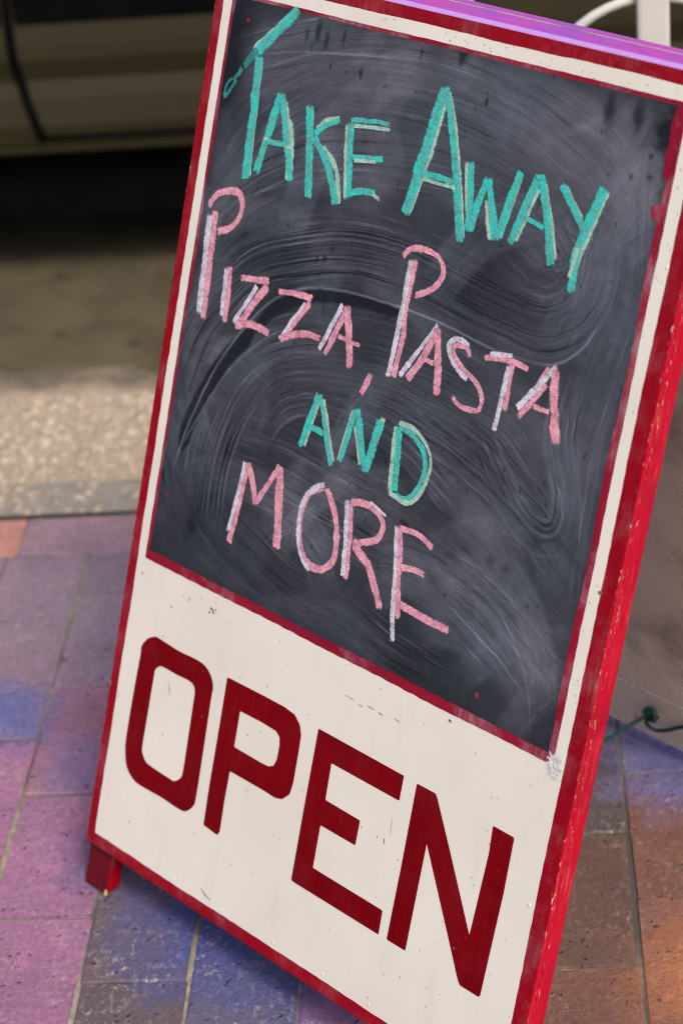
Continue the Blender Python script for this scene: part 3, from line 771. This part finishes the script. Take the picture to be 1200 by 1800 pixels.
def pebbles(name, x0, x1, y0, y1, count, z, rmin, rmax, tlo, thi, seed):
    rg = np.random.default_rng(seed)
    bmi = bmesh.new(); bmesh.ops.create_icosphere(bmi, subdivisions=1, radius=1.0)
    bv = np.array([v.co[:] for v in bmi.verts]); bf = np.array([[v.index for v in f.verts] for f in bmi.faces]); bmi.free()
    V, F, T = [], [], []
    for i in range(count):
        r = rg.uniform(rmin, rmax); a = rg.uniform(0, 6.28)
        s = np.array([r*rg.uniform(.8, 1.4), r*rg.uniform(.7, 1.1), r*rg.uniform(.35, .6)])
        p = bv*s
        p = np.c_[p[:, 0]*math.cos(a)-p[:, 1]*math.sin(a), p[:, 0]*math.sin(a)+p[:, 1]*math.cos(a), p[:, 2]]
        V.append(p+np.array([rg.uniform(x0, x1), rg.uniform(y0, y1), z])); F.append(bf+len(bv)*i)
        T.append(np.full(len(bv), np.clip(rg.beta(2, 2.6)*(thi-tlo)+tlo, 0, 1)))
    V = np.vstack(V); F = np.vstack(F)
    me = bpy.data.meshes.new(name)
    me.from_pydata(V.tolist(), [], F.tolist())
    at = me.attributes.new('pebble_tone', 'FLOAT', 'POINT'); at.data.foreach_set('value', np.concatenate(T).astype(np.float32))
    return dobj(name, me, PEBBLE, smooth=True)
tag(pebbles('gravel', -1.5, .9, 2.885, 3.15, 3800, -.001, .004, .0095, .1, .95, 4), 'buff pebbles exposed in the concrete verge beside the road', 'gravel', kind='stuff')
tag(pebbles('kerb_stones', -1.5, .9, 2.79, 2.865, 560, .0004, .0035, .0085, .05, .8, 9), 'pale pebbles set in the grey kerb strip', 'pebbles', kind='stuff')

# ------------------------------------------------------------------ the sandwich board
FM = basis((0.705960, -0.708237, 0.004506), (0.231661, 0.236919, 0.943506), (-0.669293, -0.665034, 0.331326), (-0.261361, 2.201284, 0.885227))
RM = basis((0.705967, -0.708244, 0), (-0.183307, -0.182718, 0.965926), (-0.684112, -0.681912, -0.258819), (-0.245632, 2.216912, 0.877441))
sign = empty('sandwich_board', Matrix.Translation((-.05, 2.0, 0)))
tag(sign, 'red and white wooden pavement sign with chalked menu and OPEN lettering', 'sign')
PW, PH = .600, .888

bm = bmesh.new()
add_box(bm, (0, -PH, -.006), (PW, .0018, 0), .0012, 2)
for v in bm.verts:                          # planed-off front arris along the top
    if v.co.y > .0004 and v.co.z > -.002: v.co.y -= .0024; v.co.z += .0002
bm.normal_update()
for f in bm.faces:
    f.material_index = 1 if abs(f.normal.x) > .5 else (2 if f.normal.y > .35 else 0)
front = mobj('front_panel', bm, [RED, RED_BRIGHT, LILAC], sign, FM)

def wob(seed, amp):
    r = random.Random(seed)
    ph = [(r.uniform(.01, .05), r.uniform(0, 6.28), r.uniform(.5, 1)) for _ in range(3)]+[(r.uniform(.08, .45), r.uniform(0, 6.28), r.uniform(.1, .4)) for _ in range(6)]
    return lambda s: amp*sum(a*math.sin(s*f+p) for f, p, a in ph)/1.6

def painted_rect(name, x0, y0, x1, y1, z, amp, seed, mat, label=None, step=3):
    ws = [wob(seed+i, amp) for i in range(4)]
    P = []
    n = int((x1-x0)/step); m = int((y1-y0)/step)
    for i in range(n): s = (x1-x0)*i/n; P.append((x0+s, y0+ws[0](s)))
    for i in range(m): s = (y1-y0)*i/m; P.append((x1+ws[1](s), y0+s))
    for i in range(n): s = (x1-x0)*i/n; P.append((x1-s, y1+ws[2](s)))
    for i in range(m): s = (y1-y0)*i/m; P.append((x0+ws[3](s), y1-s))
    return outline(name, [P], z, mat, label)

def outline(name, loops, z, mat, label=None, parent=None, mw=None):
    """a filled shape with holes, from loops of points in board millimetres"""
    bm = bmesh.new()
    es = []
    for L in loops:
        vs = [bm.verts.new((x/1000, -y/1000, z)) for x, y in L]
        es += [bm.edges.new((vs[i], vs[(i+1) % len(vs)])) for i in range(len(vs))]
    bmesh.ops.triangle_fill(bm, edges=es, use_beauty=True)
    bmesh.ops.recalc_face_normals(bm, faces=bm.faces)
    if bm.faces and sum(f.normal.z for f in bm.faces) < 0:
        bmesh.ops.reverse_faces(bm, faces=bm.faces)
    o = mobj(name, bm, mat, parent or front)
    if label: o['label'] = label
    return o

painted_rect('white_field', 13, 13.2, 583.2, 874.8, .0002, .5, 11, WHITE)
painted_rect('red_border', 24.6, 25, 571.2, 575.6, .0004, .4, 31, RED_IN, 'thin dark red line painted round the blackboard')

# blackboard: a fine sheet that carries the chalk dust left by wiping
X0, Y0, X1, Y1, ST = 29.2, 28.6, 563.6, 566.4, .85
D = make_dust(X0, Y0, X1, Y1, ST)
ny, nx = D.shape
gx, gy = np.meshgrid(np.linspace(X0, X1, nx), np.linspace(Y0, Y1, ny))
w0, w1, w2_, w3 = (wob(50+i, .5) for i in range(4))
fx = (gx-X0)/(X1-X0); fy = (gy-Y0)/(Y1-Y0)
ty = np.array([w0(v) for v in gx[0]])[None]; by = np.array([w1(v) for v in gx[0]])[None]
lx = np.array([w2_(v) for v in gy[:, 0]])[:, None]; rx = np.array([w3(v)*1.6 for v in gy[:, 0]])[:, None]
vx = gx+lx*(1-fx)+rx*fx; vy = gy+ty*(1-fy)+by*fy
co = np.stack([vx/1000, -vy/1000, np.full_like(vx, .0006)], -1).reshape(-1, 3)
idx = np.arange(nx*ny).reshape(ny, nx)
q = np.stack([idx[:-1, :-1], idx[1:, :-1], idx[1:, 1:], idx[:-1, 1:]], -1).reshape(-1, 4)
me = bpy.data.meshes.new('blackboard')
me.vertices.add(len(co)); me.vertices.foreach_set('co', co.ravel().astype(np.float32))
me.loops.add(q.size); me.loops.foreach_set('vertex_index', q.ravel().astype(np.int32))
me.polygons.add(len(q)); me.polygons.foreach_set('loop_start', np.arange(0, q.size, 4, dtype=np.int32))
me.update(calc_edges=True)
at = me.attributes.new('chalk_dust', 'FLOAT', 'POINT')
at.data.foreach_set('value', (D*DUST_GAIN).ravel().astype(np.float32))
bb = dobj('blackboard', me, BOARD, front)
bb['label'] = 'blackboard area smeared with wiped chalk'

# chalk lettering
def chalk_letter(word, ch, strokes):
    V, A, F, MI = [], [], [], []
    slots = []
    for si, (colr, w, pts) in enumerate(strokes):
        if colr not in slots: slots.append(colr)
        if len(pts) == 2:
            pts = [pts[0], ((pts[0][0]+pts[1][0])/2, (pts[0][1]+pts[1][1])/2), pts[1]]
        qq, nr, t = resample(pts, .9)
        rg = np.random.default_rng(int(abs(pts[0][0]*131+pts[0][1]*17)) % 99991)
        wv_ = np.interp(t, np.linspace(0, t[-1], max(int(t[-1]/11), 3)), rg.normal(1, .10, max(int(t[-1]/11), 3)))
        jit = np.interp(t, np.linspace(0, t[-1], max(int(t[-1]/7), 3)), rg.normal(0, .25, max(int(t[-1]/7), 3)))
        m = 6
        base = len(V)
        for i in range(len(qq)):
            for k in range(m+1):
                v = -1+2*k/m
                e_ = min(t[i], t[-1]-t[i])/(w*.42)
                rd = 1 if e_ > 1 else .35+.65*math.sqrt(max(0, 1-(1-e_)**2))
                p = qq[i]+nr[i]*(v*w*.60*wv_[i]*rd+jit[i])
                V.append((p[0]/1000, -p[1]/1000, .0008+.00010*si))
                A.append((t[i], v, min(t[i], t[-1]-t[i])))
        for i in range(len(qq)-1):
            for k in range(m):
                a = base+i*(m+1)+k
                F.append((a, a+1, a+m+2, a+m+1)); MI.append(slots.index(colr))
    me = bpy.data.meshes.new('chalk_letter')
    me.from_pydata(V, [], F)
    me.polygons.foreach_set('material_index', MI)
    at = me.attributes.new('stroke', 'FLOAT_VECTOR', 'POINT')
    at.data.foreach_set('vector', np.array(A, np.float32).ravel())
    o = dobj('chalk_letter' if ch != ',' else 'chalk_comma', me, [CHALKS[c] for c in slots], front)
    o['label'] = 'letter %s of the chalked word %s' % (ch, word) if ch != ',' else 'pink chalk comma after PIZZA'
for w_, c_, s_ in CHALK: chalk_letter(w_, c_, s_)

# OPEN, brushed in dark red
def round_loop(L, it=1):
    for _ in range(it):
        out = []
        n = len(L)
        for i in range(n):
            a, b = L[i], L[(i+1) % n]
            d = math.hypot(b[0]-a[0], b[1]-a[1])
            k = min(.25, .9/d if d > 0 else 0)
            out.append((a[0]+(b[0]-a[0])*k, a[1]+(b[1]-a[1])*k)); out.append((b[0]-(b[0]-a[0])*k, b[1]-(b[1]-a[1])*k))
        L = out
    return L
def curvy(L):
    q_, s_ = catmull(L+[L[0]], 6)
    return [tuple(v) for v in q_[:-1]]
for chn, loops in PAINTED.items():
    if chn == 'O': loops = [curvy(L) for L in loops]
    else: loops = [round_loop(L) for L in loops]
    outline('painted_letter', loops, .0005, RED_LET, 'letter %s of the painted word OPEN' % chn)

# small marks: torn paint flake, red drips, screws, scuffs
rr = random.Random(12)
L = []
for i in range(46):
    a = 2*math.pi*i/46
    r = 9.5+rr.uniform(-3.0, 3.0)+(5*max(0, math.cos(a-.9)) if i % 2 else 0)
    L.append((572.5+r*math.cos(a)*.82, 573.5+r*math.sin(a)*1.0))
FLAKE = simple('bare_white_flake', (.60, .60, .58), .7, .14, 140, bump=.8, bscale=300)
outline('paint_flake', [L], .00075, FLAKE, 'jagged patch where the red border has flaked off')
def dot(name, x, y, rx, ry, z, mat, seed, n=14):
    r = random.Random(seed)
    outline(name, [[(x+rx*r.uniform(.75, 1.2)*math.cos(2*math.pi*i/n), y+ry*r.uniform(.75, 1.2)*math.sin(2*math.pi*i/n)) for i in range(n)]], z, mat)
dot('paint_drip', 476.5, 549.2, 3.0, 2.6, .0009, RED_IN, 1)
dot('paint_drip', 42.7, 504.9, 1.6, 1.5, .0009, RED_IN, 2)
dot('paint_drip', 52.0, 47.0, 2.4, 1.8, .0009, RED_IN, 3)
dot('paint_splotch', 562.0, 113.0, 7.5, 7.0, .0009, RED_IN, 4)
dot('paint_splotch', 563.0, 60.0, 4.5, 30.0, .0009, RED_IN, 5, 26)
SCUFF = simple('scuff_brown', (.10, .075, .05), .8, .3, 200)
bm = bmesh.new()
def fleck(x, y, l, w, a):
    n = 7
    ca, sa = math.cos(a), math.sin(a)
    up, dn = [], []
    for i in range(n):
        s = -l/2+l*i/(n-1); ww = w*(.25+.75*math.sin(math.pi*(i+.4)/n))*rr.uniform(.5, 1.3)
        for lst, sg in ((up, 1), (dn, -1)):
            px, py = x+s*ca-sg*ww*sa, y+s*sa+sg*ww*ca
            lst.append(bm.verts.new((px/1000, -py/1000, .00062)))
    for i in range(n-1): bm.faces.new((dn[i], dn[i+1], up[i+1], up[i]))
for x, y, l, w, a in [(131, 592, 4, 1.0, .3), (134, 594, 5, .9, 1.2), (129, 596, 4, .7, -.6), (137, 591, 3, .7, 1.6), (74, 610, 3.5, .7, 1.5), (98, 594, 4, .5, 1.4), (330, 607, 13, .22, .05), (345, 609, 5, .3, .15), (358, 606, 9, .25, .03), (371, 607, 6, .35, .2),
        (392, 605, 8, .25, .1), (408, 700, 16, .22, 1.5), (403, 716, 5, .4, 1.3), (506, 773, 4, .7, .1), (62, 842, 3, .5, .4), (190, 866, 12, .6, .25), (183, 863, 6, .5, .5), (24, 592, 3, .9, .9), (452, 582, 4, .9, .4), (90, 690, 14, .35, 1.2)]:
    fleck(x, y, l, w, a)
for _ in range(75):
    fleck(rr.uniform(20, 575), rr.uniform(582, 868), rr.uniform(.8, 2.2), rr.uniform(.25, .6), rr.uniform(0, 3.14))
for _ in range(30):
    fleck(rr.uniform(30, 560), rr.uniform(14, 24), rr.uniform(.8, 2.0), rr.uniform(.2, .5), rr.uniform(0, 3.14))
for _ in range(24):
    fleck(rr.uniform(573, 582), rr.uniform(40, 560), rr.uniform(.8, 2.0), rr.uniform(.2, .5), rr.uniform(0, 3.14))
sc_ = mobj('scuff_marks', bm, SCUFF, front)
sc_['kind'] = 'stuff'
for sx, sy in ((289.2, 869.5), (358.7, 868.7), (420.5, 869.2), (214, 869.4), (140, 869), (492, 869), (582.0, 151.5), (582.4, 420), (18, 330), (18.5, 720), (577, 700)):
    bm = bmesh.new()
    r = bmesh.ops.create_uvsphere(bm, u_segments=12, v_segments=6, radius=.0018)
    for v in r['verts']: v.co = Vector((v.co.x+sx/1000, v.co.y-sy/1000, max(v.co.z, -.0004)*.18+.0003))
    mobj('screw_head', bm, WHITE if sx < 582.3 else STEEL, front, smooth=True)

# timber frame behind the front panel
def framed(name, lo, hi, mat, mw, bev=.0016):
    bm = bmesh.new(); add_box(bm, lo, hi, bev, 2)
    bm.normal_update()
    for f in bm.faces: f.material_index = 1 if f.normal.y > .6 else 0
    return mobj(name, bm, mat, sign, mw)
zb0, zf0 = -.0235, -.0062
def stile(x0, x1, ylen, mw, z0, z1, cut, mats):
    """upright with a worn, slanted foot"""
    bm = bmesh.new()
    add_box(bm, (x0, -ylen, z0), (x1, -.0008, z1), .0018, 2)
    for v in bm.verts:
        if v.co.y < -ylen+.01:
            v.co.y += (v.co.z-z1)*cut
            if v.co.x > (x0+x1)/2: v.co.y += .0015
    bm.normal_update()
    for f in bm.faces: f.material_index = 1 if abs(f.normal.x) > .5 else 0
    return mobj('stile', bm, mats, sign, mw)
FOOT = .936
stile(.0006, .0375, FOOT, FM, zb0, zf0, -.36, [RED_SHADED, RED])
stile(PW-.0375, PW-.0004, FOOT+.002, FM, zb0, zf0, -.36, [RED_SHADED, RED_BRIGHT])
framed('rail', (.0385, -.0380, zb0+.0004), (PW-.0385, -.0012, zf0), [RED_BRIGHT, VIOLET], FM)
framed('rail', (.0385, -PH+.001, zb0+.0004), (PW-.0385, -.813, zf0), [RED_BRIGHT, RED_BRIGHT], FM)
bm = bmesh.new()
add_box(bm, (.0335, -FOOT-.0006, zf0-.0030), (.0371, -FOOT+.0068, zf0+.0006), .0012, 1)
w_ = mobj('worn_corner', bm, RAWWOOD, sign, FM); w_['label'] = 'bare wood showing at the chipped foot'

# rear leaf: timber frame inside, plywood outside; the inner side was never painted
bm = bmesh.new()
add_box(bm, (0, -PH, -.0235), (PW, -.0004, -.0176), .0012, 2)
bm.normal_update()
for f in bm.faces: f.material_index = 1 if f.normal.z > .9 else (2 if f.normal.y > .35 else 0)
rear = mobj('rear_panel', bm, [RED_BRIGHT, PLY, VIOLET], sign, RM)
def rear_bar(name, lo, hi):
    bm = bmesh.new(); add_box(bm, lo, hi, .0005, 1)
    bm.normal_update()
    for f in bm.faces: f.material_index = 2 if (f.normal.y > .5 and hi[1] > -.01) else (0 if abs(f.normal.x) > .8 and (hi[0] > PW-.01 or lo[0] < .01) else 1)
    return mobj(name, bm, [RED_BRIGHT, PLY, VIOLET], sign, RM)
rear_bar('rail', (.0005, -.0380, -.0158), (PW-.0005, -.0002, -.0018))
rear_bar('rail', (.0385, -PH+.0005, -.0174), (PW-.0385, -.8125, -.0006))
rear_bar('inner_sheet', (.0390, -.8112, -.0172), (PW-.0390, -.0390, -.0008))
rear_bar('stile', (.0005, -.9083, -.0174), (.0380, -.0385, 0))
rear_bar('stile', (PW-.0380, -.9083, -.0174), (PW-.0005, -.0385, 0))

# butt hinges along the ridge
for hx in (.034, .5755):
    bm = bmesh.new()
    add_tube(bm, [(hx-.023+.046*i/6, .0028, -.0236) for i in range(7)], .0038, 12)
    for i in range(1, 5):
        add_tube(bm, [(hx-.023+.0092*i-.0004, .0028, -.0236), (hx-.023+.0092*i+.0004, .0028, -.0236)], .0041, 12)
    add_box(bm, (hx-.023, -.026, -.0249), (hx+.023, .0005, -.0238))
    mobj('hinge', bm, STEEL, sign, FM)

# restraining cord: knotted through the rear rail, running to the front one
def rp(x, y, z): return RM @ Vector((x, y, z))
def fp(x, y, z): return FM @ Vector((x, y, z))
K = rp(.299, -.838, .009)
Fh = fp(.300, -.8385, -.026)
bm = bmesh.new()
mid = (K+Fh)/2+Vector((0, 0, -.004))
add_tube(bm, smooth_path([Fh, mid, K], 10), .0022, 10)
run = [K+Vector((0, 0, -.002)), rp(.296, -.851, .011), rp(.303, -.860, .008), rp(.320, -.853, .006), rp(.341, -.8385, .005), rp(.365, -.826, .004), rp(.372, -.825, -.004)]
add_tube(bm, smooth_path(run, 8), .0022, 10)
loop = []
for i in range(60):
    a = i/60*2*math.pi
    tx = math.cos(2*a)*(1+.45*math.cos(3*a)); ty_ = math.sin(2*a)*(1+.45*math.cos(3*a)); tz = .45*math.sin(3*a)
    loop.append(rp(.3035+tx*.0056, -.8355+ty_*.0054, .0085+tz*.0075))
add_tube(bm, loop, .0022, 8, closed=True)
add_tube(bm, smooth_path([rp(.306, -.834, .010), rp(.312, -.838, .013), rp(.3145, -.829, .013), rp(.3135, -.822, .011)], 6), .0023, 8)
rope = mobj('cord', bm, ROPE, sign, Matrix.Identity(4))
rope['label'] = 'dark green cord knotted through the rear rail'
# ------------------------------------------------------------------ parked car, seen low down behind the sign
GZ = -.10                                   # road level
NEAR = 3.76
car = empty('parked_car', Matrix.Translation((-.4, NEAR+.85, GZ)))
tag(car, 'dark olive car parked at the kerb behind the sign', 'car')
def cp(name, bm, mats, parent=car, smooth=False):
    o = mobj(name, bm, mats, parent, Matrix.Identity(4), smooth)
    return o
def y_at(z):                                # outward bulge of the body side, by world height
    P = [(.150, .030), (.164, .008), (.200, .002), (.245, .006), (.275, .012), (.312, .001), (.335, .0), (.40, .004), (.62, .03), (.74, .07), (.80, .16)]
    for (a, b), (c, d) in zip(P, P[1:]):
        if z <= c: return b+(d-b)*(z-a)/(c-a)
    return P[-1][1]
XS = [(-2.62, .10, .16), (-2.58, .05, .06), (-2.40, .02, .02), (-1.9, 0, 0), (-1.0, 0, 0), (0, 0, 0), (.9, 0, 0), (1.35, .03, .05), (1.62, .09, .12), (1.72, .18, .22)]
ZS = [.150, .164, .182, .200, .245, .275, .312, .335, .40, .50, .62, .74, .80]
bm = bmesh.new()
rows = []
for x, inset, drop in XS:
    L = []
    for z in ZS: L.append((NEAR+inset+y_at(z), z if z < .6 else z-drop))
    Lr = [(2*(NEAR+.85)-y, z) for y, z in reversed(L)]
    rows.append([bm.verts.new((x, y, z)) for y, z in L+Lr])
n = len(rows[0])
for A, B in zip(rows, rows[1:]):
    for k in range(n):
        bm.faces.new((A[k], B[k], B[(k+1) % n], A[(k+1) % n]))
bm.faces.new(rows[0]); bm.faces.new(list(reversed(rows[-1])))
bmesh.ops.recalc_face_normals(bm, faces=bm.faces)
body = cp('body', bm, CAR)
bev = body.modifiers.new('bevel', 'BEVEL'); bev.width = .008; bev.segments = 2; bev.limit_method = 'ANGLE'; bev.angle_limit = R_(25)
for o_x in (-1.72, .93):
    for yy in (NEAR+.11, NEAR+1.59):
        bm = bmesh.new()
        sd_ = 1 if yy < NEAR+.8 else -1
        add_tube(bm, [(o_x, yy-.095, GZ+.30), (o_x, yy-.08, GZ+.30), (o_x, yy+.08, GZ+.30), (o_x, yy+.095, GZ+.30)], [.26, .30, .30, .26], 32)
        w = cp('wheel', bm, RUBBER)
        bm = bmesh.new()
        add_tube(bm, [(o_x, yy-sd_*.0975, GZ+.30), (o_x, yy-sd_*.090, GZ+.30), (o_x, yy-sd_*.07, GZ+.30)], [.19, .195, .15], 24)
        cp('rim', bm, STEEL, w)
        bm = bmesh.new()
        add_tube(bm, [(o_x, yy-sd_*.1120, GZ+.34), (o_x, yy+sd_*.05, GZ+.34)], .345, 32)
        cp('wheel_arch', bm, BLACK)
# cabin with glass
bm = bmesh.new()
def frustum(bm, x0, x1, x0t, x1t, z0, z1, y0, y1, inset):
    b = [bm.verts.new(p) for p in ((x0, y0, z0), (x1, y0, z0), (x1, y1, z0), (x0, y1, z0))]
    t = [bm.verts.new(p) for p in ((x0t, y0+inset, z1), (x1t, y0+inset, z1), (x1t, y1-inset, z1), (x0t, y1-inset, z1))]
    for k in range(4): bm.faces.new((b[k], b[(k+1) % 4], t[(k+1) % 4], t[k]))
    bm.faces.new(t)
frustum(bm, -2.1, .72, -1.7, .05, .79, 1.24, NEAR+.13, NEAR+1.57, .12)
cab = cp('cabin', bm, CAR)
b2 = cab.modifiers.new('bevel', 'BEVEL'); b2.width = .04; b2.segments = 3
def side_glass(x0, x1, xt0, xt1):
    bm = bmesh.new()
    f_ = lambda z: NEAR+.13+.12*(z-.79)/.45-.004
    bm.faces.new([bm.verts.new(p) for p in ((x0, f_(.84), .84), (x1, f_(.84), .84), (xt1, f_(1.17), 1.17), (xt0, f_(1.17), 1.17))])
    cp('window', bm, GLASS)
side_glass(-.72, .52, -.72, .10); side_glass(-1.85, -.80, -1.60, -.80)
# door skin, shut line, rubbing strip, sill, handle, lamps, bumpers
bm = bmesh.new()
ra, rb = [], []
DZ = [.1835, .200, .245, .275, .312, .335, .40, .50, .62, .74]
def seam_x(z): return -.800+.030*max(0, min(1, (.33-z)/.15))**1.6
for z in DZ:
    ra.append(bm.verts.new((seam_x(z)+.008, NEAR+y_at(z)-.0035, z))); rb.append(bm.verts.new((.40, NEAR+y_at(z)-.0035, z)))
for i in range(len(DZ)-1): bm.faces.new((ra[i], rb[i], rb[i+1], ra[i+1]))
door = cp('door', bm, CAR)
sm = door.modifiers.new('solid', 'SOLIDIFY'); sm.thickness = .0028; sm.offset = -1
bm = bmesh.new()
add_tube(bm, [(seam_x(z), NEAR+y_at(z)-.0008, z) for z in [.178+.016*i for i in range(36)]], .0085, 8)
add_tube(bm, [(-.772+.05*i, NEAR+y_at(.178)-.0005, .1785) for i in range(24)], .0045, 8)
cp('door_seam', bm, BLACK)
bm = bmesh.new()
add_box(bm, (-.79, NEAR-.006, .372), (.39, NEAR+.012, .452), .006, 2)
add_box(bm, (-1.36, NEAR-.006, .372), (-.812, NEAR+.012, .452), .006, 2)
cp('rubbing_strip', bm, BLACK)
bm = bmesh.new(); add_box(bm, (-1.36, NEAR+.012, .146), (.56, NEAR+.05, .172), .008, 2); cp('sill', bm, CAR)
bm = bmesh.new(); add_box(bm, (-2.2, NEAR+.06, .02), (1.4, NEAR+1.60, .152)); cp('floor_pan', bm, BLACK)
bm = bmesh.new(); add_tube(bm, smooth_path([(-.70, NEAR+.03, .66), (-.69, NEAR-.005, .66), (-.56, NEAR-.005, .66), (-.55, NEAR+.03, .66)], 5), .010, 8); cp('door_handle', bm, BLACK)
bm = bmesh.new(); add_box(bm, (1.60, NEAR+.10, .18), (1.80, NEAR+1.60, .36), .03, 2); cp('bumper', bm, BLACK)
bm = bmesh.new(); add_box(bm, (-2.70, NEAR+.08, .20), (-2.55, NEAR+1.62, .38), .03, 2); cp('bumper', bm, BLACK)
for yy in (NEAR+.30, NEAR+1.40):
    bm = bmesh.new(); add_tube(bm, [(1.60, yy, .50), (1.725, yy, .50)], .085, 20); cp('headlight', bm, CHROME)

# ------------------------------------------------------------------ white metal garden chair beyond the ridge
CX, CY = .158, 2.60
chair = empty('garden_chair', Matrix.Translation((CX, CY+.2, 0)))
tag(chair, 'white metal garden chair with a ring in its back, behind the sign', 'chair')
def hp(name, bm): return mobj(name, bm, CHAIR, chair, Matrix.Identity(4))
for sx in (-.21, .21):
    bm = bmesh.new(); add_tube(bm, smooth_path([(CX+sx, CY+.02, .0), (CX+sx, CY+.015, .44), (CX+sx*.98, CY-.005, .70), (CX+sx*.9, CY-.02, .84)], 6), .011, 10); hp('back_post', bm)
    bm = bmesh.new(); add_tube(bm, smooth_path([(CX+sx, CY+.41, .0), (CX+sx, CY+.40, .44)], 6), .011, 10); hp('leg', bm)
bm = bmesh.new(); add_box(bm, (CX-.018, CY-.012, .46), (CX+.018, CY+.004, .845), .005, 2); hp('back_slat', bm)
bm = bmesh.new(); add_tube(bm, [(CX+.128*math.cos(a), CY+.006, .575+.128*math.sin(a)) for a in [i*2*math.pi/48 for i in range(48)]], .0055, 8, closed=True); hp('back_ring', bm)
bm = bmesh.new(); add_tube(bm, smooth_path([(CX-.19, CY-.02, .84), (CX-.1, CY-.02, .90), (CX+.1, CY-.02, .90), (CX+.19, CY-.02, .84)], 8), .011, 10); hp('top_rail', bm)
bm = bmesh.new(); add_tube(bm, [(CX-.21, CY+.015, .46), (CX+.21, CY+.015, .46)], .009, 8); hp('back_rail', bm)
for i in range(9):
    bm = bmesh.new(); add_box(bm, (CX-.21, CY+.025+i*.043, .438), (CX+.21, CY+.055+i*.043, .450), .003, 1); hp('seat_slat', bm)
for sx in (-.21, .21):
    bm = bmesh.new(); add_tube(bm, [(CX+sx, CY+.015, .43), (CX+sx, CY+.40, .43)], .009, 8); hp('seat_rail', bm)
